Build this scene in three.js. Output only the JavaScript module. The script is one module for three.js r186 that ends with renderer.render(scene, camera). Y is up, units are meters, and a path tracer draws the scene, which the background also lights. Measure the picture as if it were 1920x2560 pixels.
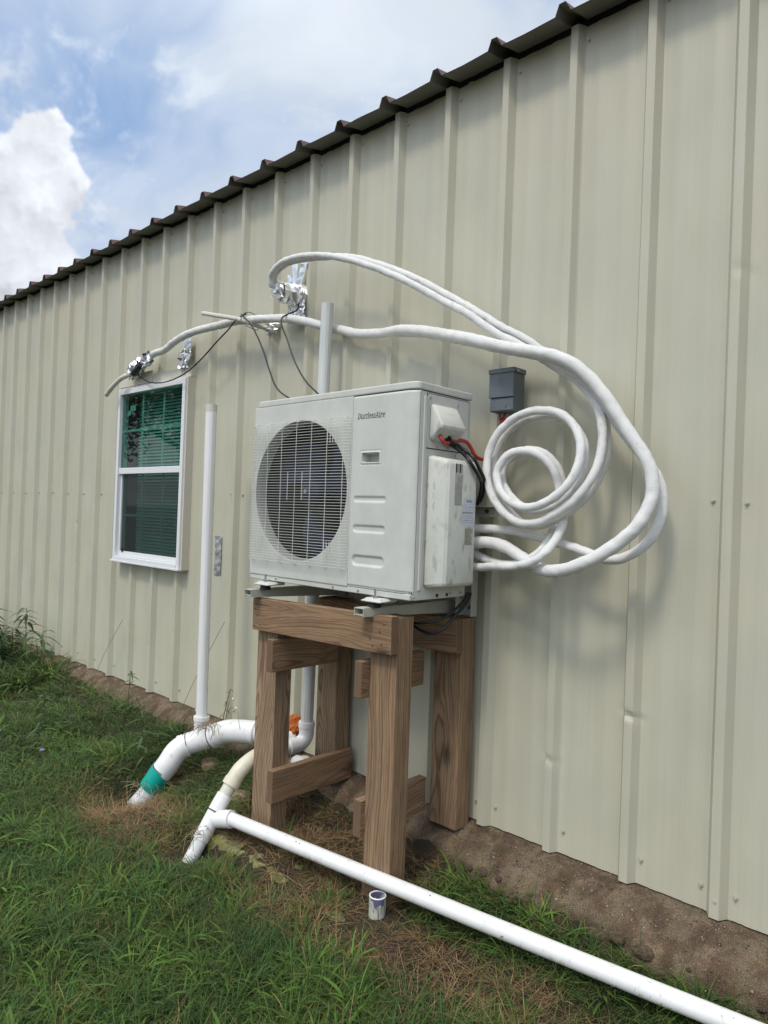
import * as THREE from 'three';
import { RoundedBoxGeometry } from 'three/addons/geometries/RoundedBoxGeometry.js';
import { TextGeometry } from 'three/addons/geometries/TextGeometry.js';
import { FontLoader } from 'three/addons/loaders/FontLoader.js';
import { mergeGeometries, mergeVertices, toCreasedNormals } from 'three/addons/utils/BufferGeometryUtils.js';
import { createNoise2D, createNoise3D } from 'simplex-noise';

// ---------------------------------------------------------------- camera, sky, sun, exposure
const scene = new THREE.Scene();
const camera = new THREE.PerspectiveCamera(71.76, 768 / 1024, 0.05, 800);
camera.position.set(1.386, 1.272, 2.439);
camera.rotation.set(0.0044, 0.7582, 0.0368, 'YXZ');

const renderer = new THREE.WebGLRenderer({ antialias: true });
renderer.setSize(768, 1024);
renderer.toneMapping = THREE.LinearToneMapping;
renderer.toneMappingExposure = 1.2;
renderer.shadowMap.enabled = true;
renderer.shadowMap.type = THREE.PCFSoftShadowMap;

function rng(seed) {
  let a = seed >>> 0;
  return () => { a = (a + 0x6d2b79f5) | 0; let t = Math.imul(a ^ (a >>> 15), 1 | a); t = (t + Math.imul(t ^ (t >>> 7), 61 | t)) ^ t; return ((t ^ (t >>> 14)) >>> 0) / 4294967296; };
}
const n2 = createNoise2D(rng(11)), n3 = createNoise3D(rng(12)), n2b = createNoise2D(rng(13));
const clamp = (x, a = 0, b = 1) => Math.min(b, Math.max(a, x));
const lerp = (a, b, t) => a + (b - a) * t;
const sstep = (a, b, x) => { const t = clamp((x - a) / (b - a)); return t * t * (3 - 2 * t); };
function fbm3(x, y, z, oct, gain = 0.5) {
  let s = 0, a = 1, f = 1, w = 0;
  for (let i = 0; i < oct; i++) { s += a * n3(x * f, y * f, z * f + i * 7.1); w += a; a *= gain; f *= 2.03; }
  return s / w;
}
function fbm2(x, y, oct, gain = 0.5) {
  let s = 0, a = 1, f = 1, w = 0;
  for (let i = 0; i < oct; i++) { s += a * n2(x * f + i * 3.3, y * f - i * 5.7); w += a; a *= gain; f *= 2.07; }
  return s / w;
}

const SUN = new THREE.Vector3(0.05, 0.835, 0.545).normalize();
const SUN_INTENSITY = 1.25;
{
  // a sky of blue air, veils of high cloud and heaped cumulus, brighter round the veiled sun
  const W = 3072, H = 1536, data = new Float32Array(W * H * 4);
  const heap = [];
  const add = (az, el, r) => { const a = THREE.MathUtils.degToRad(az), e = THREE.MathUtils.degToRad(el); heap.push([Math.cos(e) * Math.sin(a), Math.sin(e), -Math.cos(e) * Math.cos(a), THREE.MathUtils.degToRad(r)]); };
  // the cumulus at the left of the view and its likes round the horizon
  for (const [a, e, r] of [[-71.5, 21, 4.2], [-70.2, 25.0, 2.0], [-68.9, 22.5, 2.0], [-74, 18, 5.5], [-71, 16, 4.0], [-78, 20, 6], [-76, 12, 7], [-84, 16, 7], [-86, 9, 8]]) add(a, e, r * 0.92);
  const rr = rng(77);
  for (let k = 0; k < 16; k++) {
    const az = -100 - k * 15 + rr() * 6, el = 9 + rr() * 8;
    for (let j = 0; j < 5; j++) add(az + (rr() - 0.5) * 16, el + (rr() - 0.5) * 8, 3 + rr() * 4.5);
  }
  for (let j = 0; j < H; j++) {
    const v = (j + 0.5) / H, el = (v - 0.5) * Math.PI, sy = Math.sin(el), ce = Math.cos(el);
    for (let i = 0; i < W; i++) {
      const az = ((i + 0.5) / W - 0.5) * 2 * Math.PI, x = ce * Math.cos(az), z = ce * Math.sin(az), o = (j * W + i) * 4;
      let r, g, b;
      if (sy < -0.02) { r = 0.09; g = 0.1; b = 0.07; } else {
        const e = Math.max(sy, 0), cs = clamp(x * SUN.x + sy * SUN.y + z * SUN.z, -1, 1), ang = Math.acos(cs);
        const hz = Math.pow(1 - e, 3.2), glow = Math.exp(-ang / 0.42);
        r = lerp(0.14, 0.5, hz); g = lerp(0.255, 0.57, hz); b = lerp(0.47, 0.66, hz);
        // veil: flattened, drawn out along the wind
        const pl = 1 / (e + 0.32), px = x * pl, pz = z * pl;
        const w1 = fbm3(px * 1.1 + 5, pz * 1.1, 1.5, 4), w2 = fbm3(px * 1.1 - 9, pz * 1.1 + 4, 6.5, 4);
        let veil = 0.3 + 0.66 * fbm3(px * 1.0 + w1 * 0.35 + 2.2, pz * 1.5 + w2 * 0.35 - 1.3, 0.4, 6, 0.55);
        veil += 0.55 * sstep(0.44, 0.6, sy) + 0.62 * hz;
        veil = sstep(0.1, 1.02, veil) * 0.95;
        const wis = sstep(0.5, 1.05, 0.5 + 0.95 * fbm3(px * 3.4 + w1 * 0.5, pz * 5.2 + w2 * 0.5, 3.3, 7, 0.66)) * 0.75;
        veil = clamp(veil + wis * (1 - veil));
        const tone = 0.92 + 0.2 * fbm3(px * 1.7 + 30, pz * 1.7, 9.2, 5);
        r = lerp(r, 0.57 * tone, veil); g = lerp(g, 0.62 * tone, veil); b = lerp(b, 0.685 * tone, veil);
        // cumulus
        if (e < 0.62) {
          let d = 0, top = 0, wsum = 1e-6;
          let puff = 0, pa = 0.5; for (let q = 0, f = 11; q < 6; q++, f *= 2.02, pa *= 0.56) puff += pa * (1 - 2.2 * Math.abs(n3(x * f + q * 5, sy * f * 1.1, z * f)));
          const bump = puff * 1.5 - 0.35 + 0.35 * fbm3(x * 5, sy * 5, z * 5, 2);
          for (const h of heap) {
            const dot = x * h[0] + sy * h[1] + z * h[2];
            if (dot < 0.93) continue;
            const q = 1 - (Math.acos(Math.min(1, dot)) / h[3]) ** 2 * 0.7;
            if (q > 0) { d += q * q; wsum += q; top += q * (sy - h[1]) / h[3]; }
          }
          const c = sstep(0.1, 0.24, d * (0.75 + 0.5 * bump) + bump * 0.17 - 0.06 + 0.4 * sstep(0.45, 1.0, d));
          if (c > 0) {
            const body = fbm3(x * 12 + 3, sy * 12 + bump * 0.25, z * 12, 5, 0.55), l = clamp(0.86 + 0.14 * clamp(top / wsum, -1, 1) + 0.28 * body + 0.1 * puff, 0.55, 1.06);
            r = lerp(r, 0.63 * l, c); g = lerp(g, 0.66 * l, c); b = lerp(b, 0.7 * l + 0.01, c);
          }
        }
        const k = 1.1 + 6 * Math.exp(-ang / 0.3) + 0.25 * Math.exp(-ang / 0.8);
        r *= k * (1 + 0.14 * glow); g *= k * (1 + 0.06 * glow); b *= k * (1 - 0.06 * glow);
      }
      data[o] = r; data[o + 1] = g; data[o + 2] = b; data[o + 3] = 1;
    }
  }
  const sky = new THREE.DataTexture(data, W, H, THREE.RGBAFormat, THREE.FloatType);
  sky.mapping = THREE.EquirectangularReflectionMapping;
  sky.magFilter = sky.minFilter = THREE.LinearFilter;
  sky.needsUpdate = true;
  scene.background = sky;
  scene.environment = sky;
}
const sun = new THREE.DirectionalLight(0xfff2e2, SUN_INTENSITY);
sun.name = 'sun';
sun.position.set(-1.5, 1, 0.5).addScaledVector(SUN, 14);
sun.target.position.set(-1.5, 1, 0.5);
sun.shadow.radius = 18;
sun.shadow.mapSize.set(4096, 4096);
Object.assign(sun.shadow.camera, { left: -11, right: 6, top: 6, bottom: -6, near: 1, far: 40 });
sun.castShadow = true;
scene.add(sun, sun.target);

// ---------------------------------------------------------------- helpers
const taken = {};
function numbered(name) { const k = taken[name] = (taken[name] ?? -1) + 1; return k ? name + '_' + String(k).padStart(3, '0') : name; }
function thing(name, label, category, group) {
  const o = new THREE.Group(); o.name = numbered(name); o.userData = { label, category };
  if (group) o.userData.group = group;
  scene.add(o); return o;
}
function part(parent, name, geo, mat, label) {
  const m = new THREE.Mesh(geo, mat); m.name = name; if (label) m.userData.label = label; parent.add(m); return m;
}
function solo(name, label, category, geo, mat, group) {
  const m = new THREE.Mesh(geo, mat); m.name = numbered(name); m.userData = { label, category }; if (group) m.userData.group = group; scene.add(m); return m;
}
function std(o) { return new THREE.MeshStandardMaterial(o); }
function phys(o) { return new THREE.MeshPhysicalMaterial(o); }
const C = (r, g, b) => new THREE.Color().setRGB(r, g, b);
const V = (x, y, z) => new THREE.Vector3(x, y, z);
function tex(w, h, fn, srgb = true, wrap = THREE.MirroredRepeatWrapping) {
  const d = new Uint8Array(w * h * 4);
  for (let j = 0; j < h; j++) for (let i = 0; i < w; i++) {
    const c = fn((i + 0.5) / w, (j + 0.5) / h), o = (j * w + i) * 4;
    if (typeof c === 'number') d[o] = d[o + 1] = d[o + 2] = clamp(c) * 255; else { d[o] = clamp(c[0]) * 255; d[o + 1] = clamp(c[1]) * 255; d[o + 2] = clamp(c[2]) * 255; }
    d[o + 3] = 255;
  }
  const t = new THREE.DataTexture(d, w, h); t.wrapS = t.wrapT = wrap; t.magFilter = THREE.LinearFilter; t.minFilter = THREE.LinearMipmapLinearFilter; t.generateMipmaps = true;
  if (srgb) t.colorSpace = THREE.SRGBColorSpace;
  t.needsUpdate = true; return t;
}
function scaled(t, sx, sy) { const c = t.clone(); c.repeat.set(1 / sx, 1 / sy); c.needsUpdate = true; return c; }   // uv is in metres
function box(x0, x1, y0, y1, z0, z1, r = 0) {
  const w = x1 - x0, h = y1 - y0, d = z1 - z0, g = r ? new RoundedBoxGeometry(w, h, d, 2, Math.min(r, w / 2.01, h / 2.01, d / 2.01)) : new THREE.BoxGeometry(w, h, d);
  g.translate((x0 + x1) / 2, (y0 + y1) / 2, (z0 + z1) / 2); return g;
}
function boxUV(g, s = 1) {   // uv in metres by the facing of each vertex
  const p = g.attributes.position, n = g.attributes.normal, uv = new Float32Array(p.count * 2);
  for (let i = 0; i < p.count; i++) {
    const ax = Math.abs(n.getX(i)), ay = Math.abs(n.getY(i)), az = Math.abs(n.getZ(i));
    let a, b; if (ax > ay && ax > az) { a = p.getZ(i); b = p.getY(i); } else if (ay > az) { a = p.getX(i); b = p.getZ(i); } else { a = p.getX(i); b = p.getY(i); }
    uv[i * 2] = a * s; uv[i * 2 + 1] = b * s;
  }
  g.setAttribute('uv', new THREE.BufferAttribute(uv, 2)); return g;
}
function cylBetween(a, b, r0, r1 = r0, rad = 20, open = false) {
  const d = b.clone().sub(a), g = new THREE.CylinderGeometry(r1, r0, d.length(), rad, 1, open);
  g.translate(0, d.length() / 2, 0);
  g.applyQuaternion(new THREE.Quaternion().setFromUnitVectors(V(0, 1, 0), d.clone().normalize())); g.translate(a.x, a.y, a.z); return g;
}
function tube(pts, r, o = {}) {
  const P = pts.map((p) => p.isVector3 ? p : V(...p));
  const c = P.length === 2 ? new THREE.LineCurve3(P[0], P[1]) : new THREE.CatmullRomCurve3(P, false, 'centripetal');
  const L = c.getLength(), seg = Math.max(2, Math.round(L / (o.step ?? 0.012))), rad = o.rad ?? 14;
  const g = new THREE.TubeGeometry(c, seg, r, rad, false), p = g.attributes.position, n = g.attributes.normal, uv = g.attributes.uv;
  if (o.rough) {
    const f = o.freq ?? 30;
    for (let i = 0; i < p.count; i++) {
      const k = o.rough * fbm3(p.getX(i) * f, p.getY(i) * f, p.getZ(i) * f, 2);
      p.setXYZ(i, p.getX(i) + n.getX(i) * k, p.getY(i) + n.getY(i) * k, p.getZ(i) + n.getZ(i) * k);
    }
    // close the seam
    for (let s = 0; s <= seg; s++) { const a = s * (rad + 1), b = a + rad; p.setXYZ(b, p.getX(a), p.getY(a), p.getZ(a)); }
    const keep = Float32Array.from(n.array); g.computeVertexNormals();
    for (let s = 0; s <= seg; s++) { const a = s * (rad + 1), b = a + rad, q = V(n.getX(a) + n.getX(b), n.getY(a) + n.getY(b), n.getZ(a) + n.getZ(b)).normalize(); n.setXYZ(a, q.x, q.y, q.z); n.setXYZ(b, q.x, q.y, q.z); }
    if (!keep.length) return g;
  }
  for (let i = 0; i < uv.count; i++) uv.setXY(i, uv.getX(i) * L, uv.getY(i) * 6.2832 * r);
  if (o.cap !== false) {
    const caps = [g.toNonIndexed()];
    for (const e of [0, 1]) {
      const t = c.getTangentAt(e).multiplyScalar(e ? 1 : -1), q = c.getPointAt(e), d = new THREE.SphereGeometry(r * 0.985, rad, 4, 0, Math.PI * 2, 0, Math.PI / 2);
      d.scale(1, o.dome ?? 0.08, 1); d.applyQuaternion(new THREE.Quaternion().setFromUnitVectors(V(0, 1, 0), t)); d.translate(q.x, q.y, q.z); caps.push(d.toNonIndexed());
    }
    return mergeGeometries(caps);
  }
  return g;
}
// a hollow pipe along a straight line: outside, inside and the rings at its ends
function hollow(a, b, r, wall, rad = 28) {
  const L = a.distanceTo(b), g = new THREE.LatheGeometry([[r - wall, 0], [r, 0], [r, L], [r - wall, L], [r - wall, 0]].map((p) => new THREE.Vector2(...p)), rad);
  const f = toCreasedNormals(g, 0.6);
  f.applyQuaternion(new THREE.Quaternion().setFromUnitVectors(V(0, 1, 0), b.clone().sub(a).normalize())); f.translate(a.x, a.y, a.z); return f;
}
function crumple(geo, amp, freq, seed = 0) {
  const g = geo.index ? geo.toNonIndexed() : geo, p = g.attributes.position;
  for (let i = 0; i < p.count; i++) {
    const x = p.getX(i), y = p.getY(i), z = p.getZ(i), q = [0, 1, 2].map((k) => n3(x * freq + seed, y * freq + k * 17, z * freq) * 0.65 + n3(x * freq * 2.6 + seed, y * freq * 2.6, z * freq * 2.6 + k * 9) * 0.35);
    p.setXYZ(i, x + q[0] * amp, y + q[1] * amp, z + q[2] * amp);
  }
  g.computeVertexNormals(); return g;
}
function gridGeo(xs, ys, f) {   // f(x, y) -> [x, y, z, u, v]; null cells where skip says so
  const pos = [], uv = [], idx = [];
  for (const y of ys) for (const x of xs) { const q = f(x, y); pos.push(q[0], q[1], q[2]); uv.push(q[3], q[4]); }
  return { pos, uv, idx, xs, ys };
}
function finish(g, smooth = true) {   // a number is the crease angle
  const b = new THREE.BufferGeometry(); b.setAttribute('position', new THREE.Float32BufferAttribute(g.pos, 3)); b.setAttribute('uv', new THREE.Float32BufferAttribute(g.uv, 2)); b.setIndex(g.idx);
  if (smooth !== true) return toCreasedNormals(b, smooth || 0.35);
  b.computeVertexNormals(); return b;
}
const linspace = (a, b, n) => Array.from({ length: n + 1 }, (_, i) => a + (b - a) * i / n);

// ---------------------------------------------------------------- materials
const wallMap = tex(1024, 1024, (u, v) => {
  const s = 0.5 * n2(u * 260, v * 3) + 0.35 * n2(u * 90 + 9, v * 1.7) + 0.25 * n2(u * 30, v * 1.1 + 4), m = fbm2(u * 5, v * 5, 4), fine = n2(u * 300, v * 300) * 0.4;
  const k = 0.955 + 0.014 * s + 0.026 * m + 0.008 * fine, warm = 0.012 * fbm2(u * 3 + 8, v * 3, 3), speck = n2(u * 190 + 40, v * 170) > 0.9 ? -0.05 : 0;
  return [k + warm + speck, k + speck, k - warm + speck];
});
const wallRough = tex(512, 512, (u, v) => 0.62 + 0.12 * fbm2(u * 9, v * 4, 4) + 0.07 * n2(u * 120, v * 3), false);
const M = {};
M.wall = std({ color: C(0.54, 0.523, 0.41), map: scaled(wallMap, 2.3, 3.1), roughness: 0.72, roughnessMap: scaled(wallRough, 1.9, 2.6), metalness: 0 });
M.roof = std({ color: C(0.105, 0.05, 0.045), roughness: 0.55 });
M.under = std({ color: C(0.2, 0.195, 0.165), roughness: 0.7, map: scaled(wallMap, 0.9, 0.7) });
M.foam = std({ color: C(0.008, 0.008, 0.011), roughness: 0.95 });
M.screw = std({ color: C(0.5, 0.5, 0.44), roughness: 0.4, metalness: 0.35 });
M.steel = std({ color: C(0.55, 0.55, 0.55), roughness: 0.35, metalness: 1 });
M.darksteel = std({ color: C(0.13, 0.13, 0.13), roughness: 0.45, metalness: 0.8 });
const concMap = tex(1024, 1024, (u, v) => {
  const a = fbm2(u * 5, v * 5, 5, 0.6), g1 = n2(u * 90, v * 90), g2 = n2b(u * 190, v * 190), g3 = n2(u * 50 + 9, v * 50), moss = sstep(0.15, 0.5, fbm2(u * 2.2 + 7, v * 2.2, 5, 0.6)), dirt = sstep(-0.3, 0.35, fbm2(u * 2.6 - 4, v * 2.6 + 6, 6, 0.65));
  let c = [0.56, 0.49, 0.4]; const k = 1 + 0.2 * a + 0.2 * g1 + 0.25 * g2 + (g3 > 0.6 && g1 > 0.1 ? 0.4 : 0) - (g2 > 0.55 ? 0.35 : 0);
  c = c.map((x, i) => lerp(x * k, [0.335, 0.265, 0.2][i] * k, dirt * 0.9)); return c.map((x, i) => lerp(x, [0.22, 0.205, 0.1][i] * k, moss * 0.4));
});
M.concrete = std({ color: 0xffffff, map: scaled(concMap, 0.55, 0.55), bumpMap: scaled(concMap, 0.55, 0.55), bumpScale: 0.02, roughness: 0.95 });
const mossMap = tex(512, 512, (u, v) => {
  const a = fbm2(u * 7, v * 7, 5, 0.6), g = n2(u * 120, v * 120), m = sstep(-0.35, 0.35, fbm2(u * 9 + 3, v * 9, 5, 0.7));
  const k = 1 + 0.2 * a + 0.2 * g; return [lerp(0.56, 0.42, m) * k, lerp(0.55, 0.42, m) * k, lerp(0.44, 0.16, m) * k];
});
M.mossy = std({ color: 0xffffff, map: scaled(mossMap, 0.35, 0.35), bumpMap: scaled(mossMap, 0.35, 0.35), bumpScale: 0.01, roughness: 0.95 });
M.vinyl = std({ color: C(0.72, 0.73, 0.74), roughness: 0.35 });
M.trim = std({ color: C(0.56, 0.53, 0.45), roughness: 0.55 });
M.glass = phys({ color: C(0.27, 0.52, 0.45), transmission: 1, thickness: 0, roughness: 0.02, ior: 1.5 });
M.screen = phys({ color: C(0.03, 0.035, 0.035), transparent: true, opacity: 0.48, roughness: 0.9 });
M.blind = std({ color: C(0.72, 0.74, 0.7), roughness: 0.6, side: THREE.DoubleSide });
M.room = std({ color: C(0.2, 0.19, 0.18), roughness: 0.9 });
const bodyMap = tex(512, 512, (u, v) => { const k = 0.965 + 0.03 * fbm2(u * 4, v * 4, 4) + 0.012 * fbm2(u * 14, v * 9, 3), s = n2(u * 130 + 3, v * 130) > 0.87 ? 0.06 : 0; return [k - s, k - s, k - s * 1.1 - 0.006 * fbm2(u * 6, v * 6, 2)]; });
M.body = std({ color: C(0.6, 0.61, 0.56), map: scaled(bodyMap, 0.8, 0.8), roughness: 0.48 });
const coverMap = tex(512, 512, (u, v) => {
  const d = sstep(0.15, 0.7, fbm2(u * 7, v * 3.2, 5, 0.6)), s = n2(u * 75, v * 75) > 0.78 ? 0.12 : 0, k = 0.97 + 0.03 * fbm2(u * 5 + 3, v * 5, 3) - 0.16 * d - s * sstep(-0.3, 0.4, fbm2(u * 3 + 20, v * 3, 3));
  return [k, k, k - 0.01];
});
M.cover = std({ color: C(0.62, 0.63, 0.58), map: scaled(coverMap, 0.45, 0.45), roughness: 0.6 });
M.wire = std({ color: C(0.68, 0.69, 0.62), roughness: 0.45 });
M.coil = std({ color: C(0.035, 0.035, 0.038), roughness: 0.8 });
M.shroud = std({ color: C(0.16, 0.165, 0.16), roughness: 0.6 });
M.fan = std({ color: C(0.01, 0.014, 0.045), roughness: 0.72 });
M.ink = std({ color: C(0.03, 0.032, 0.04), roughness: 0.6 });
M.rubber = std({ color: C(0.012, 0.012, 0.012), roughness: 0.85 });
M.bracket = std({ color: C(0.5, 0.5, 0.43), map: scaled(bodyMap, 0.4, 0.4), roughness: 0.5 });
M.box = std({ color: C(0.125, 0.148, 0.16), map: scaled(bodyMap, 0.3, 0.3), roughness: 0.5 });
M.black = std({ color: C(0.008, 0.008, 0.009), roughness: 0.4 });
M.red = std({ color: C(0.42, 0.035, 0.03), roughness: 0.5 });
const hoseMap = tex(1024, 256, (u, v) => {
  const w = 0.02 * Math.sin(u * 1024 * 0.78) + 0.012 * Math.sin(v * 256 * 0.8), d = sstep(0.25, 0.75, fbm2(u * 9, v * 5, 5, 0.6)), s = n2(u * 160, v * 40) > 0.86 ? 0.1 : 0, k = 0.95 + w + 0.025 * fbm2(u * 5, v * 3 + 9, 3);
  return [k - 0.09 * d - s * d * 0.9, k - 0.1 * d - s * d * 0.9, k - 0.13 * d - s * d * 0.9];
});
const weave = tex(256, 128, (u, v) => 0.5 + 0.3 * Math.sin(u * Math.PI * 2 * 40) * (0.6 + 0.4 * Math.sin(v * Math.PI * 2 * 16)), false, THREE.RepeatWrapping);
M.hose = std({ color: C(0.77, 0.77, 0.745), map: scaled(hoseMap, 0.9, 0.28), bumpMap: scaled(weave, 0.2, 0.14), bumpScale: 0.0016, roughness: 0.85 });
const pvcMap = tex(512, 512, (u, v) => { const d = sstep(0.3, 0.75, fbm2(u * 6, v * 4, 5, 0.6)), k = 0.96 + 0.025 * fbm2(u * 5 + 9, v * 5, 3), s = n2(u * 90, v * 90) > 0.9 ? 0.12 : 0; return [k - d * 0.1 - s, k - d * 0.11 - s, k - d * 0.14 - s]; });
M.pvc = std({ color: C(0.84, 0.84, 0.83), map: scaled(pvcMap, 0.5, 0.5), roughness: 0.32 });
M.pvcOld = std({ color: C(0.6, 0.62, 0.62), map: scaled(coverMap, 0.3, 0.3), roughness: 0.6 });
M.cream = std({ color: C(0.72, 0.67, 0.53), map: scaled(pvcMap, 0.2, 0.2), roughness: 0.4 });
M.ivory = std({ color: C(0.66, 0.64, 0.55), map: scaled(pvcMap, 0.3, 0.3), roughness: 0.45 });
M.teal = std({ color: C(0.0, 0.36, 0.29), map: scaled(pvcMap, 0.4, 0.4), roughness: 0.4 });
M.gap = std({ color: C(0.1, 0.1, 0.1), roughness: 0.8 });
M.foil = std({ color: C(0.9, 0.9, 0.91), metalness: 1, roughness: 0.34, side: THREE.DoubleSide });
M.orange = std({ color: C(0.42, 0.11, 0.015), roughness: 0.8 });
M.rock = std({ color: 0xffffff, map: scaled(concMap, 0.3, 0.3), roughness: 0.95 });
const groundMap = tex(1024, 1024, (u, v) => {
  const a = fbm2(u * 6, v * 6, 5, 0.6), g = n2(u * 200, v * 200), s = n2(u * 60, v * 240), k = 1 + 0.25 * a + 0.25 * g + 0.2 * s; const m = sstep(-0.2, 0.4, fbm2(u * 4 + 3, v * 4, 4));
  return [lerp(0.2, 0.16, m) * k, lerp(0.16, 0.145, m) * k, lerp(0.11, 0.085, m) * k];
});
M.ground = std({ color: 0xffffff, map: scaled(groundMap, 1.3, 1.3), bumpMap: scaled(groundMap, 1.3, 1.3), bumpScale: 0.02, roughness: 1 });
// wood: flat-sawn faces cut through wandering rings, and end grain
function grain(seed) {
  const nn = createNoise2D(rng(seed)), off = (rng(seed + 5)() - 0.5) * 0.1;
  return tex(384, 1536, (u, v) => {
    const a = v * 1.6, b = (u - 0.5) * 0.24, c = off + 0.05 * nn(a * 0.9, 3.3), d = 0.012 + 0.045 * Math.abs(nn(a * 0.75 + 9, 1.2)) + 0.012 * nn(a * 2.2, 8.8);
    const kx = b - 0.06 * nn(seed, 4), ky = (a - 0.75) * 0.55, kn = Math.exp(-(kx * kx + ky * ky) / 0.0005);
    const r = Math.hypot(b - c, d) + 0.0016 * nn(a * 5, b * 40) + kn * 0.012, t = (r * 84 + 0.3 * nn(a * 3, b * 9) + 0.45 * nn(r * 30, 7) + 2) % 1;
    const late = sstep(0.42, 0.93, t) * (1 - sstep(0.94, 1, t)) * (0.75 + 0.35 * nn(r * 55, 3.1)), fib = 0.5 * nn(b * 900, a * 5) + 0.5 * nn(b * 380, a * 9), wash = fbm2(a * 2.2 + seed, b * 14, 3) * 1.3 + 0.5 * fbm2(a * 11 + seed, b * 40, 3), check = nn(b * 260 + 7, a * 2.2) > 0.86 ? 1 : 0;
    const l = [0.625, 0.545, 0.455], k = [0.405, 0.31, 0.24], g = 1 + 0.055 * fib + 0.09 * wash - 0.35 * check - 0.5 * kn;
    return l.map((x, i) => lerp(x, k[i], late * 0.72) * g);
  });
}
const grains = [21, 34, 55, 81].map(grain);
const endTex = tex(384, 384, (u, v) => {
  const x = (u - 0.5) * 0.16, y = (v - 0.5) * 0.16 + 0.03, r = Math.hypot(x, y) + 0.0012 * n2(u * 6, v * 6), t = (r * 150) % 1, late = sstep(0.35, 0.9, t) * (1 - sstep(0.93, 1, t)), ck = Math.abs(n2(Math.atan2(y, x) * 4, 0.5)) < 0.05 ? 1 : 0, f = n2(u * 200, v * 200);
  return [0.5, 0.41, 0.33].map((c, i) => lerp(c, [0.27, 0.19, 0.14][i], late * 0.85) * (1 + 0.08 * f - 0.3 * ck));
});
const woods = grains.map((t, i) => std({ color: [C(0.8, 0.74, 0.66), C(0.72, 0.61, 0.5), C(0.73, 0.63, 0.53), C(0.72, 0.63, 0.53)][i], map: t, bumpMap: t, bumpScale: 0.0016, roughness: 0.85 }));
const woodEnd = std({ color: C(0.95, 0.88, 0.8), map: endTex, roughness: 0.9 });
function lumber(x0, x1, y0, y1, z0, z1, axis, mat, seed) {
  const g = box(x0, x1, y0, y1, z0, z1, 0.003), p = g.attributes.position, uv = g.attributes.uv, per = p.count / 6, R = rng(seed), c = [(x0 + x1) / 2, (y0 + y1) / 2, (z0 + z1) / 2];
  const la = 'xyz'.indexOf(axis), mats = [];
  for (let f = 0; f < 6; f++) {
    const na = f >> 1, end = na === la, ou = R() * 0.35, ov = R();
    const [A, B] = end ? [0, 1, 2].filter((k) => k !== na) : [[0, 1, 2].find((k) => k !== na && k !== la), la];
    for (let i = f * per; i < (f + 1) * per; i++) {
      const q = [p.getX(i) - c[0], p.getY(i) - c[1], p.getZ(i) - c[2]];
      if (end) uv.setXY(i, q[A] / 0.16 + 0.5 + ou, q[B] / 0.16 + 0.5); else uv.setXY(i, q[A] / 0.24 + 0.5 + ou, q[B] / 1.6 + ov);
    }
    mats.push(end ? woodEnd : mat);
  }
  return [g, mats];
}

// ---------------------------------------------------------------- ground
const S = 0.3048;                       // rib spacing of the sheet metal
function groundY(x, z) {
  let y;
  if (z < 0.15) y = -0.075; else if (z < 0.3) y = lerp(-0.075, -0.14, (z - 0.15) / 0.15); else if (z < 0.5) y = lerp(-0.14, -0.19, (z - 0.3) / 0.2); else y = lerp(-0.19, -0.225, clamp((z - 0.5) / 0.6));
  if (x < -2.2) y += 0.035 * clamp((-2.2 - x) / 3);
  y += 0.02 * fbm2(x * 1.3, z * 1.3, 3) + 0.006 * fbm2(x * 9, z * 9, 2);
  const p = (x + 2.06) ** 2 + (z - 0.56) ** 2; y -= 0.11 * Math.exp(-p / 0.035);
  const q = (x + 1.28) ** 2 + (z - 0.73) ** 2; y -= 0.05 * Math.exp(-q / 0.02);
  if (x > -1.36 && x < -0.6 && z > 0.34 && z < 0.66) y = Math.max(y, -0.148 - 0.05 * sstep(-0.95, -0.62, x) + 0.012 * fbm2(x * 9, z * 9, 3) - 0.3 * Math.max(0, z - 0.6 - 0.02 * fbm2(x * 8, 3, 2)));
  if (z < -1 || z > 4 || x < -10 || x > 4) y = lerp(y, -0.22, 0.6);
  return y;
}
{
  const span = (a, b, s) => { const r = []; for (let x = a; x < b - 1e-6; x += s) r.push(x); return r; };
  const xs = [-300, -120, -50, -25, -16, -12, ...span(-10, -4, 0.12), ...span(-4, 2, 0.05), ...span(2, 4.2, 0.2), 6, 10, 20, 50, 120, 300];
  const zs = [-300, -120, -50, -20, -8, -3, -1, ...span(-0.3, 2.2, 0.05), ...span(2.2, 5, 0.2), 6, 9, 16, 40, 120, 300];
  const g = gridGeo(xs, zs, (x, z) => [x, groundY(x, z), z, x, z]), n = xs.length;
  for (let j = 0; j < zs.length - 1; j++) for (let i = 0; i < n - 1; i++) { const a = j * n + i; g.idx.push(a, a + n, a + 1, a + 1, a + n, a + n + 1); }
  const m = new THREE.Mesh(finish(g), M.ground); m.name = 'ground'; m.userData = { kind: 'structure', label: 'bare soil and thatch under the grass' }; scene.add(m);
}

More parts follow.
